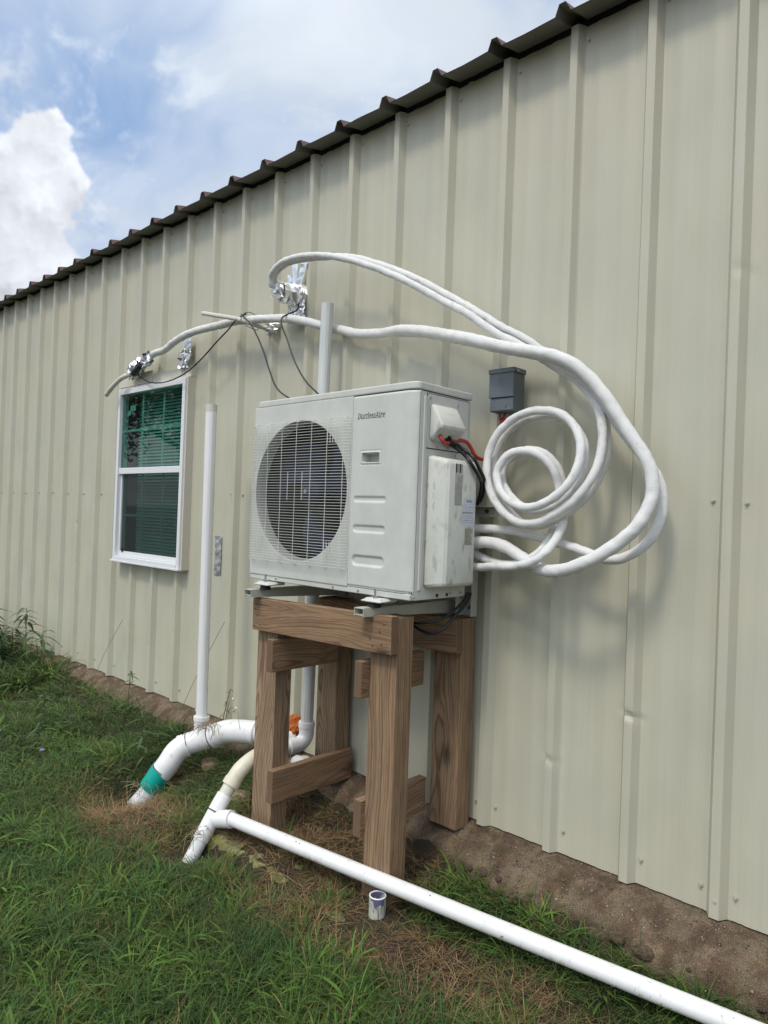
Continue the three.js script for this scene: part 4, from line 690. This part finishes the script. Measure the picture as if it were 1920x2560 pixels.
  D('long_run', tube([b, b.clone().lerp(e, 0.35).add(V(0, -0.004, 0)), e], 0.0285, { rad: 26, step: 0.03 }), M.pvc, 'long straight run crossing the foreground');
  for (const [k, m] of [[0.12, 0.01], [0.126, -0.006], [0.31, 0.004]]) { const q = b.clone().lerp(e, k); D('speck', new THREE.SphereGeometry(0.0022, 8, 6).translate(q.x + 0.004, q.y + 0.024 + m * 0.1, q.z + 0.016), M.ink); }
  // stub beside the post
  const s = thing('pipe_stub', 'short open white pipe stub stained purple in front of the post', 'pipe');
  const stub = tex(256, 256, (u, v) => { const w = fbm2(u * 7, v * 3, 4), p = sstep(0.9, 0.98, v + w * 0.2 + 0.12 * Math.sin(u * 12.6)), drip = n2(u * 20, v * 1.6) > 0.55 ? 0.7 : 0, g = sstep(0.1, 0.5, fbm2(u * 6 + 5, v * 6, 4)) * 0.5, c = [0.72, 0.73, 0.66]; const q = Math.max(p, drip * sstep(0.2, 0.6, v)); return c.map((x, i) => lerp(lerp(x, [0.5, 0.52, 0.36][i], g), [0.33, 0.32, 0.46][i], q * 0.9)); }, true, THREE.RepeatWrapping);
  const sb = P([-0.371, -0.3, 0.54]), stp = P([-0.375, -0.114, 0.54]); const body = new THREE.CylinderGeometry(0.0315, 0.0315, 0.184, 30, 1, true); body.translate((sb.x + stp.x) / 2, (sb.y + stp.y) / 2 - 0.0005, 0.54);
  part(s, 'body', body, std({ map: stub, roughness: 0.5 })); part(s, 'inside', new THREE.CylinderGeometry(0.0265, 0.0265, 0.186, 30, 1, true).translate(-0.373, -0.207, 0.54), std({ map: stub, roughness: 0.5, side: THREE.DoubleSide })); part(s, 'rim', new THREE.TorusGeometry(0.029, 0.0028, 8, 36).rotateX(Math.PI / 2).translate(-0.373, -0.115, 0.54), M.pvc);
}
{
  const lump = (x, y, z, r, sx, sy, sz, seed, amp = 0.3) => { const g = mergeVertices(new THREE.IcosahedronGeometry(r, 4).deleteAttribute('uv').deleteAttribute('normal')), p = g.attributes.position; for (let i = 0; i < p.count; i++) { const q = V(p.getX(i), p.getY(i), p.getZ(i)), k = 1 + amp * fbm3(q.x / r * 1.1 + seed, q.y / r * 1.1, q.z / r * 1.1, 4, 0.55); p.setXYZ(i, q.x * k * sx + x, q.y * k * sy + y, q.z * k * sz + z); } g.computeVertexNormals(); return boxUV(g); };
  solo('foam_sealant', 'crusty orange foam at the wall base behind the sewer pipe', 'foam', crumple(lump(-1.455, 0.16, 0.05, 0.05, 1, 1.1, 0.7, 4, 0.5), 0.008, 40, 4), M.orange);
  solo('rock', 'pinkish rock lying in the grass behind the fat pipe', 'rock', lump(-1.9, -0.12, 0.26, 0.055, 1.15, 0.8, 1, 9), M.rock);
  solo('rock', 'flat pale stone behind the yellowed drain elbow', 'rock', lump(-1.47, -0.13, 0.37, 0.05, 1.4, 0.5, 1, 15), M.rock);
  solo('rock', 'pale broken concrete chunk under the grey drain elbow', 'rock', lump(-1.36, 0.0, 0.075, 0.06, 1.1, 0.55, 0.8, 25), M.pvcOld);
  solo('rock', 'mossy yellow stone half buried left of the pipe stub', 'rock', lump(-0.49, -0.212, 0.64, 0.045, 1.4, 0.55, 0.9, 31), M.mossy);
  // old slab under the stand, its mossy front edge showing
  const xs = linspace(-1.34, -0.62, 60), g = gridGeo(xs, [0, 0.3, 0.6, 0.85, 1, 1.15, 1.4, 1.7, 2], (x, t) => {
    const e = 0.665 + 0.03 * fbm2(x * 5, 3, 3) + 0.01 * fbm2(x * 22, 7, 2), r = 0.006 * fbm2(x * 16, t * 6, 3), drop = 0.05 * sstep(-0.95, -0.62, x);
    return t <= 1 ? [x, -0.15 - drop + r - 0.012 * t ** 6, lerp(0.36, e, t), x, t * 0.3] : [x, -0.162 - drop - (t - 1) * 0.11 + r, e + 0.012 * (t - 1) + 0.01 * fbm2(x * 14, t * 5, 2), x, 0.3 + (t - 1) * 0.12];
  }); const n = xs.length; for (let j = 0; j < 8; j++) for (let i = 0; i < n - 1; i++) { const a = j * n + i; g.idx.push(a, a + n, a + 1, a + 1, a + n, a + n + 1); }
  solo('concrete_slab', 'old mossy concrete slab edge under the stand, half buried in grass', 'slab', finish(g), std({ ...{ color: 0xffffff }, map: scaled(mossMap, 0.35, 0.35), bumpMap: scaled(mossMap, 0.35, 0.35), bumpScale: 0.01, roughness: 0.95, side: THREE.DoubleSide }));
}

// ---------------------------------------------------------------- grass and weeds
{
  const leafMat = (r, g, b, tr = 0.35) => phys({ color: C(r, g, b), vertexColors: true, roughness: 0.75, transmission: tr, thickness: 0, side: THREE.DoubleSide, specularIntensity: 0.5 });
  // a clump of bent blades; tone(k) tints each blade as a whole
  function clump(seed, n, o) {
    const R = rng(seed), pos = [], col = [], idx = [], nor = [];
    for (let b = 0; b < n; b++) {
      const a = R() * 6.283, rad = o.spread * Math.sqrt(R()), bx = Math.cos(a) * rad, bz = Math.sin(a) * rad, dir = a + (R() - 0.5) * 2.2, L = lerp(o.l0, o.l1, R() ** 1.4), w = lerp(o.w0, o.w1, R()), lean = lerp(o.lean0, o.lean1, R()), curl = lerp(o.curl0, o.curl1, R()), seg = o.seg ?? 4;
      const t = o.tint(R), side = V(-Math.sin(dir), 0, Math.cos(dir)), tw = (R() - 0.5) * 0.9; side.y = tw * 0.5; side.normalize();
      let x = bx, y = -0.004, z = bz, th = lean; const i0 = pos.length / 3, sway = (R() - 0.5) * 0.9;
      let d = dir;
      for (let s = 0; s <= seg; s++) {
        const f = s / seg, ww = w * (s === seg ? 0.06 : (0.55 + 0.9 * Math.sin(Math.min(1, f * 1.25 + 0.15) * 2.6) * 0.55)) * 0.5;
        pos.push(x - side.x * ww, y - side.y * ww, z - side.z * ww, x + side.x * ww, y + side.y * ww, z + side.z * ww);
        const nn = V(-Math.cos(d) * Math.cos(th), Math.sin(th) + 0.25, -Math.sin(d) * Math.cos(th)).normalize(); nor.push(nn.x, nn.y, nn.z, nn.x, nn.y, nn.z);
        col.push(...t, ...t);
        if (s < seg) { const a0 = i0 + s * 2; idx.push(a0, a0 + 1, a0 + 2, a0 + 1, a0 + 3, a0 + 2); const st = L / seg; x += Math.cos(d) * Math.sin(th) * st; z += Math.sin(d) * Math.sin(th) * st; y += Math.cos(th) * st; if (y < 0.006) y = 0.006; th = Math.min(th + curl / seg, 2.3); d += sway / seg; }
      }
    }
    const g = new THREE.BufferGeometry(); g.setAttribute('position', new THREE.Float32BufferAttribute(pos, 3)); g.setAttribute('normal', new THREE.Float32BufferAttribute(nor, 3)); g.setAttribute('color', new THREE.Float32BufferAttribute(col, 3)); g.setAttribute('uv', new THREE.Float32BufferAttribute(new Float32Array(pos.length / 3 * 2), 2)); g.setIndex(idx); return g;
  }
  const green = (R) => { const k = 0.65 + R() * 0.7, y = R(); return R() < 0.2 ? [2.3 * k, 1.35 * k, 1.7 * k] : [k * (0.62 + 0.45 * y), k * (0.95 + 0.1 * y), k * (0.95 - 0.25 * y)]; };
  const bright = (R) => { const k = 0.7 + R() * 0.55; return [k * (0.85 + 0.35 * R()), k, k * 0.9]; };
  const straw = (R) => { const k = 0.45 + R() * 0.9, y = R(); return [k, k * (0.86 + 0.1 * y), k * (0.7 + 0.25 * y)]; };
  const fine = [1, 2, 3, 4].map((s) => clump(s, 34, { spread: 0.055, l0: 0.035, l1: 0.15, w0: 0.0013, w1: 0.0034, lean0: 0.25, lean1: 1.35, curl0: 0.2, curl1: 1.9, tint: green }));
  const broad = [11, 12, 13].map((s) => clump(s, 14, { spread: 0.032, l0: 0.045, l1: 0.145, w0: 0.0038, w1: 0.0105, lean0: 0.5, lean1: 1.4, curl0: 0.5, curl1: 1.7, tint: bright, seg: 5 }));
  const dead = [21, 22, 23].map((s) => clump(s, 24, { spread: 0.06, l0: 0.04, l1: 0.18, w0: 0.0012, w1: 0.003, lean0: 0.9, lean1: 1.75, curl0: -0.3, curl1: 0.7, tint: straw, seg: 3 }));
  const dryness = (x, z) => {
    let d = 1.5 * Math.exp(-(((x + 1.78) / 0.46) ** 2) - (((z - 0.78) / 0.22) ** 2));
    d = Math.max(d, 1.1 * Math.exp(-(((z - (0.6 - 0.14 * x)) / 0.2) ** 2)) * sstep(-1.15, -0.65, x) * (1 - 0.35 * sstep(0.2, 0.6, x)));
    if (x > -0.35 && z < 0.46 - 0.1 * x) d *= 0.12;
    if (x > -1.35 && x < -0.3 && z < 0.62) d = Math.max(d, 0.85);
    d = Math.max(d, 0.6 * Math.exp(-(((x + 1.95) / 0.3) ** 2) - (((z - 0.4) / 0.16) ** 2)));
    return clamp(d + 0.36 * fbm2(x * 2.4 + 4, z * 2.4, 3) + 0.02);
  };
  const tuft = (x, z) => clamp(0.32 + 0.75 * fbm2(x * 1.7 - 8, z * 1.7 + 3, 3) + 0.35 * sstep(-1.3, -2.6, x - z * 0.2) + 0.25 * sstep(0.95, 1.35, z));
  const R = rng(404), lists = { grass: [], crab: [], dry: [] };
  const clear = (x, z) => {
    const ledge = 0.135 + 0.075 * sstep(-1.6, 0.3, x); if (z < ledge + 0.01) return false;
    for (const [a, b, c, d] of [[-0.51, -0.355, 0.4, 0.5], [-1.22, -1.07, 0.4, 0.5]]) if (x > a && x < b && z > c && z < d) return false;
    if ((x + 2.07) ** 2 + (z - 0.55) ** 2 < 0.012 || (x + 1.28) ** 2 + (z - 0.73) ** 2 < 0.003 || (x + 0.373) ** 2 + (z - 0.54) ** 2 < 0.003) return false;
    return true;
  };
  const inView = (x, z, m) => {   // stays near what can be seen from here and a step to the side
    const dx = x - camera.position.x, dz = z - camera.position.z, f = -dx * Math.sin(0.7582) - dz * Math.cos(0.7582), s = dx * Math.cos(0.7582) - dz * Math.sin(0.7582);
    return f > 1.15 && Math.abs(s) < f * 0.56 + m;
  };
  const sow = (x0, x1, z0, z1, per, scale) => {
    const n = Math.round((x1 - x0) * (z1 - z0) * per);
    for (let i = 0; i < n; i++) {
      const x = lerp(x0, x1, R()), z = lerp(z0, z1, R()), pick = R(), rs = R(), rt = R(), ry = R(), rk = R(); if (!clear(x, z) || (scale === 1 && !inView(x, z, 0.7))) continue;
      const d = dryness(x, z), shade = x > -1.25 && x < -0.32 && z < 0.5; let kind = pick < d * 0.86 ? 'dry' : rt < tuft(x, z) * 0.4 * (1 - d) ? 'crab' : 'grass';
      if (kind !== 'dry' && shade && rk < 0.82) continue;
      if (d > 0.55 && kind !== 'dry' && rk < 0.62) continue;
      const nearPipe = Math.min((x + 2.02) ** 2 + (z - 0.62) ** 2, (x + 1.25) ** 2 + (z - 0.78) ** 2, (x + 0.34) ** 2 + (z - 0.62) ** 2), low = (z < 0.42 && x > -0.4 ? 1.05 : 1) * (nearPipe < 0.03 ? 0.6 : 1) * (x < -4.2 && z < 0.9 ? 1.9 : 1);
      const slabTop = x > -1.34 && x < -0.62 && z > 0.36 && z < 0.655 ? -0.152 - 0.05 * sstep(-0.95, -0.62, x) : -9; if (x > -1.34 && x < -0.62 && z > 0.6 && z < 0.72 && rs < (z < 0.66 ? 0.9 : 0.7)) continue;
      lists[slabTop > -1 && pick < 0.85 ? 'dry' : kind].push([x, Math.max(groundY(x, z) - 0.003, slabTop), z, ry * 6.283, (0.58 + 0.52 * rs) * scale * low * (kind === 'dry' ? 0.95 : 1), fbm2(x * 3, z * 3, 2), rk]);
    }
  };
  sow(-2.6, 1.2, 0.15, 2.2, 1050, 1); sow(-5.2, -2.6, 0.12, 2.2, 520, 1.02); sow(-9.5, -5.2, 0.12, 3.0, 90, 1.5); sow(-5, 1.6, 2.2, 4.2, 60, 1.5);
  const M4 = new THREE.Matrix4(), Q = new THREE.Quaternion(), E = new THREE.Euler(), tint = new THREE.Color();
  const plant = (name, label, list, geos, mat, hue) => {
    geos.forEach((g, k) => {
      const mine = list.filter((_, i) => i % geos.length === k), im = new THREE.InstancedMesh(g, mat, mine.length);
      im.name = numbered(name); im.userData = { kind: 'stuff', label };
      mine.forEach((p, i) => { E.set((p[6] - 0.5) * 0.3, p[3], (p[5]) * 0.25); M4.compose(V(p[0], p[1], p[2]), Q.setFromEuler(E), V(p[4], p[4] * (0.85 + 0.3 * p[6]), p[4])); im.setMatrixAt(i, M4); tint.setRGB(...hue(p)); im.setColorAt(i, tint); });
      scene.add(im);
    });
  };
  plant('grass', 'fine tangled green grass of the lawn', lists.grass, fine, leafMat(0.062, 0.112, 0.024), (p) => { const k = 1 + 0.5 * p[5] + 0.5 * (p[6] - 0.5); return [k * (1 + 0.4 * p[5]), k, k * 0.95]; });
  plant('crabgrass', 'bright broad-bladed grass tufts in the lawn', lists.crab, broad, leafMat(0.1, 0.19, 0.028), (p) => { const k = 1 + 0.3 * p[5] + 0.3 * (p[6] - 0.5); return [k, k, k]; });
  plant('dry_grass', 'dead straw coloured grass clippings lying on the soil', lists.dry, dead, leafMat(0.28, 0.205, 0.115, 0.12), (p) => { const k = 0.85 + 0.35 * p[5] + 0.4 * (p[6] - 0.5); return [k, k * 0.98, k * 0.95]; });

  // leafy weeds
  const weedMat = leafMat(0.085, 0.14, 0.05), stemMat = std({ color: C(0.1, 0.13, 0.05), roughness: 0.8 }), strawMat = std({ color: C(0.24, 0.2, 0.12), roughness: 0.9 });
  function leaf(L, w, droop) {
    const g = gridGeo([-1, 0, 1], linspace(0, 1, 7), (s, t) => { const ww = w * Math.sin(Math.PI * Math.pow(t, 0.75)) * 0.5 + 0.0004; return [s * ww, -droop * L * t * t + Math.abs(s) * ww * 0.35, t * L, s, t]; });
    for (let j = 0; j < 7; j++) for (let i = 0; i < 2; i++) { const a = j * 3 + i; g.idx.push(a, a + 1, a + 3, a + 1, a + 4, a + 3); }
    const b = finish(g); b.setAttribute('color', new THREE.Float32BufferAttribute(new Float32Array(b.attributes.position.count * 3).fill(1), 3)); return b;
  }
  const leaves = [leaf(0.1, 0.02, 0.5), leaf(0.08, 0.018, 0.3), leaf(0.12, 0.022, 0.7)];
  function weed(label, x, z, h, n, lx, lz, seed, size = 1, mat = weedMat) {
    const Rw = rng(seed), t = thing('weed', label, 'weed', 'leafy weeds along the wall'); const y = groundY(x, z); t.position.set(x, y, z);
    const c = new THREE.CatmullRomCurve3([V(0, -0.02, 0), V(lx * 0.3, h * 0.4, lz * 0.3), V(lx * 0.65, h * 0.75, lz * 0.65), V(lx, h, lz)]);
    part(t, 'stem', new THREE.TubeGeometry(c, 16, 0.0026, 6), stemMat);
    for (let i = 0; i < n; i++) { const f = 0.25 + 0.75 * i / (n - 1), p = c.getPoint(f), l = part(t, 'leaf', leaves[i % 3], mat); l.position.copy(p); l.rotation.set(-0.5 + Rw() * 0.7, i * 2.4 + Rw(), 0, 'YXZ'); const s = size * (1.05 - 0.35 * f) * (0.8 + 0.4 * Rw()); l.scale.set(s, s, s); }
    return t;
  }
  weed('tallest leafy weed against the siding at the far left', -4.72, 0.21, 0.48, 30, 0.05, 0.02, 1, 1.5);
  weed('leafy weed beside the tallest one, leaning right over the footing', -4.42, 0.2, 0.32, 18, 0.1, 0.03, 2, 1.5);
  weed('bushy weed at the left picture edge', -5.3, 0.24, 0.44, 44, -0.05, 0.05, 3, 1.6);
  weed('bushy low weed in front of the tallest one', -4.95, 0.36, 0.32, 36, 0.03, 0.06, 4, 1.5);
  weed('leafy weed farthest along the wall at left', -5.75, 0.24, 0.46, 26, 0.0, 0.03, 5, 1.5);
  for (let k = 0; k < 12; k++) { const a = rng(900 + k); weed(['leafy weed just left of the tallest one', 'leafy weed touching the siding at the picture edge', 'short weed at the lawn edge of the far left growth', 'weed in the middle of the far left growth', 'weed at the back of the far left growth', 'low weed under the bushy one at the picture edge', 'weed between the bushy one and the tallest', 'weed at the right rim of the far left growth', 'weed at the front rim of the far left growth', 'weed leaning out over the lawn from the far left growth', 'weed behind the low bushy one', 'weed at the foot of the siding left of the tallest one'][k], -4.75 - 1.5 * [0.06, 0.95, 0.4, 0.5, 0.6, 0.8, 0.28, 0.0, 0.3, 0.45, 0.18, 0.12][k], 0.2 + 0.55 * [0.3, 0.05, 0.95, 0.45, 0.1, 0.6, 0.5, 0.35, 0.8, 1.0, 0.2, 0.05][k] + a() * 0.03, 0.28 + a() * 0.2, 42, (a() - 0.5) * 0.14, a() * 0.08, 60 + k, 1.45); }
  weed('slender weed at the footing below the window', -2.95, 0.21, 0.3, 9, 0.02, 0.0, 6, 0.8);
  weed('yellowish weed at the footing left of the tall pipe', -2.66, 0.23, 0.2, 9, -0.05, 0.05, 7, 0.9);
  weed('small weed in the lawn before the window', -3.4, 0.55, 0.2, 10, 0.03, 0.03, 8, 0.9);
  weed('low weed near the left of the lawn', -3.0, 0.75, 0.17, 9, 0.04, 0.0, 9, 0.9);
  weed('leafy green weed by the fat pipe elbow', -2.3, 0.42, 0.2, 12, 0.03, 0.05, 43, 0.8);
  // flowering weed beside the vent pipe
  const fl = weed('spindly weed with white blooms beside the tall pipe socket', -1.86, 0.26, 0.42, 12, 0.03, -0.06, 10, 0.5);
  for (const [dx, dy, dz] of [[0.1, 0.33, -0.05], [0.06, 0.37, -0.06]]) { const o = V(0.02, 0.26, -0.04); part(fl, 'stalk', new THREE.TubeGeometry(new THREE.CatmullRomCurve3([o, V(dx * 0.6, dy, dz), V(dx, dy, dz)]), 8, 0.0015, 5), stemMat); part(fl, 'bloom', crumple(new THREE.IcosahedronGeometry(0.009, 1).translate(dx, dy + 0.004, dz), 0.003, 90, 2), std({ color: C(0.6, 0.6, 0.5), roughness: 0.8 })); }
  const stalk = (label, pts, r = 0.0016) => solo('grass_stalk', label, 'stalk', tube(pts, r, { rad: 5, step: 0.03 }), strawMat, 'dry stalks leaning on the siding');
  stalk('long dry stalk leaning right against the siding under the window', [[-3.66, -0.06, 0.14], [-3.56, 0.2, 0.09], [-3.366, 0.466, 0.06]]);
  stalk('dry stalk leaning behind the tall vent pipe', [[-2.45, -0.08, 0.18], [-2.3, 0.25, 0.13], [-2.1, 0.62, 0.07]]);
  stalk('bent dry stalk arching over the fat pipe', [[-1.85, -0.02, 0.33], [-1.75, 0.2, 0.3], [-1.68, 0.24, 0.27], [-1.63, 0.14, 0.27]], 0.0013);
  // strands of dead grass caught on the pipes
  const Rs = rng(31), snag = (label, cx, cy, cz, n, s) => { const t = thing('dead_grass_tuft', label, 'dead grass'); for (let i = 0; i < n; i++) { const a = Rs() * 6.28, u = Rs(), p0 = V(cx + (Rs() - 0.5) * s, cy + (Rs() - 0.4) * s * 0.3, cz + (Rs() - 0.5) * s * 0.8); part(t, 'strand', tube([p0, p0.clone().add(V(Math.cos(a) * 0.04, 0.015 * u, Math.sin(a) * 0.03)), p0.clone().add(V(Math.cos(a) * 0.085, -0.05 * u, Math.sin(a) * 0.06 + 0.012))], 0.0012, { rad: 4, step: 0.03, cap: false }), strawMat); } };
  snag('dead grass strands heaped on the fat pipe beside the vent socket', -1.88, 0.112, 0.315, 34, 0.1);
  snag('dead grass strands around the mouth of the teal pipe', -2.05, -0.19, 0.57, 26, 0.14);
  snag('dead grass strands draped over the drain tee', -1.27, -0.13, 0.73, 20, 0.1);
  for (const [x, z, l] of [[-3.15, 0.92, 'tiny violet flower in the lawn, upper of two'], [-2.65, 0.86, 'tiny violet flower in the lawn, lower of two']]) {
    const t = thing('violet_flower', l, 'flower'), y = groundY(x, z); part(t, 'stem', tube([[x, y, z], [x + 0.01, y + 0.11, z]], 0.0014, { rad: 5, step: 0.03 }), stemMat);
    for (let k = 0; k < 5; k++) { const g = new THREE.CircleGeometry(0.0075, 8).rotateX(-1.1).translate(0, 0, 0.008).rotateY(k * 1.2566).translate(x + 0.01, y + 0.113, z); part(t, 'petal', g, std({ color: C(0.22, 0.2, 0.5), side: THREE.DoubleSide, roughness: 0.7 })); }
  }
}
// ---------------------------------------------------------------- trees across the lawn, out of frame, mirrored in the window glass
{
  const bark = std({ color: C(0.11, 0.085, 0.065), roughness: 0.95 }), leafy = phys({ color: C(0.06, 0.1, 0.03), roughness: 0.8, transmission: 0.3, thickness: 0, side: THREE.DoubleSide });
  [[-17, 8.5, 7.5, 'broad leafy tree across the lawn, first from the building'], [-21, 13, 9, 'tall leafy tree across the lawn, second from the building'], [-26, 9.5, 8, 'leafy tree across the lawn behind the first'], [-16, 16, 8, 'leafy tree across the lawn, farthest from the building']].forEach(([x, z, h, label], k) => {
    const t = thing('tree', label, 'tree', 'trees across the lawn'), R = rng(500 + k), pos = [], idx = [];
    part(t, 'trunk', tube([[x, -0.3, z], [x + 0.1, h * 0.25, z], [x - 0.1, h * 0.5, z + 0.1], [x, h * 0.8, z]], 0.17, { rad: 8, step: 0.4 }), bark);
    const limbs = []; for (let i = 0; i < 9; i++) { const a = i * 2.4, y = h * (0.3 + 0.05 * i), e = [x + Math.cos(a) * h * 0.26, y + h * 0.16, z + Math.sin(a) * h * 0.26]; limbs.push(e); part(t, 'limb', tube([[x, y, z], [(x + e[0]) / 2, y + h * 0.05, (z + e[2]) / 2], e], 0.055, { rad: 6, step: 0.4 }), bark); }
    for (let i = 0; i < 5200; i++) {
      const c = limbs[i % 9], r = h * 0.2 * Math.cbrt(R()), a = R() * 6.283, u = R() * 2 - 1, w = Math.sqrt(1 - u * u), p = V(c[0] + r * w * Math.cos(a), c[1] + r * u * 0.8 + h * 0.04, c[2] + r * w * Math.sin(a)), d = V(R() - 0.5, R() - 0.5, R() - 0.5).normalize().multiplyScalar(0.1), q = V(R() - 0.5, R() - 0.5, R() - 0.5).cross(d).normalize().multiplyScalar(0.05), n = pos.length / 3;
      for (const v of [p.clone().sub(d), p.clone().add(q), p.clone().add(d), p.clone().sub(q)]) pos.push(v.x, v.y, v.z); idx.push(n, n + 1, n + 2, n, n + 2, n + 3);
    }
    const g = new THREE.BufferGeometry(); g.setAttribute('position', new THREE.Float32BufferAttribute(pos, 3)); g.setAttribute('uv', new THREE.Float32BufferAttribute(new Float32Array(pos.length / 3 * 2), 2)); g.setIndex(idx); g.computeVertexNormals(); part(t, 'crown', g, leafy);
  });
}
scene.traverse((o) => { if (o.isMesh) { o.castShadow = true; o.receiveShadow = true; } });
renderer.render(scene, camera);
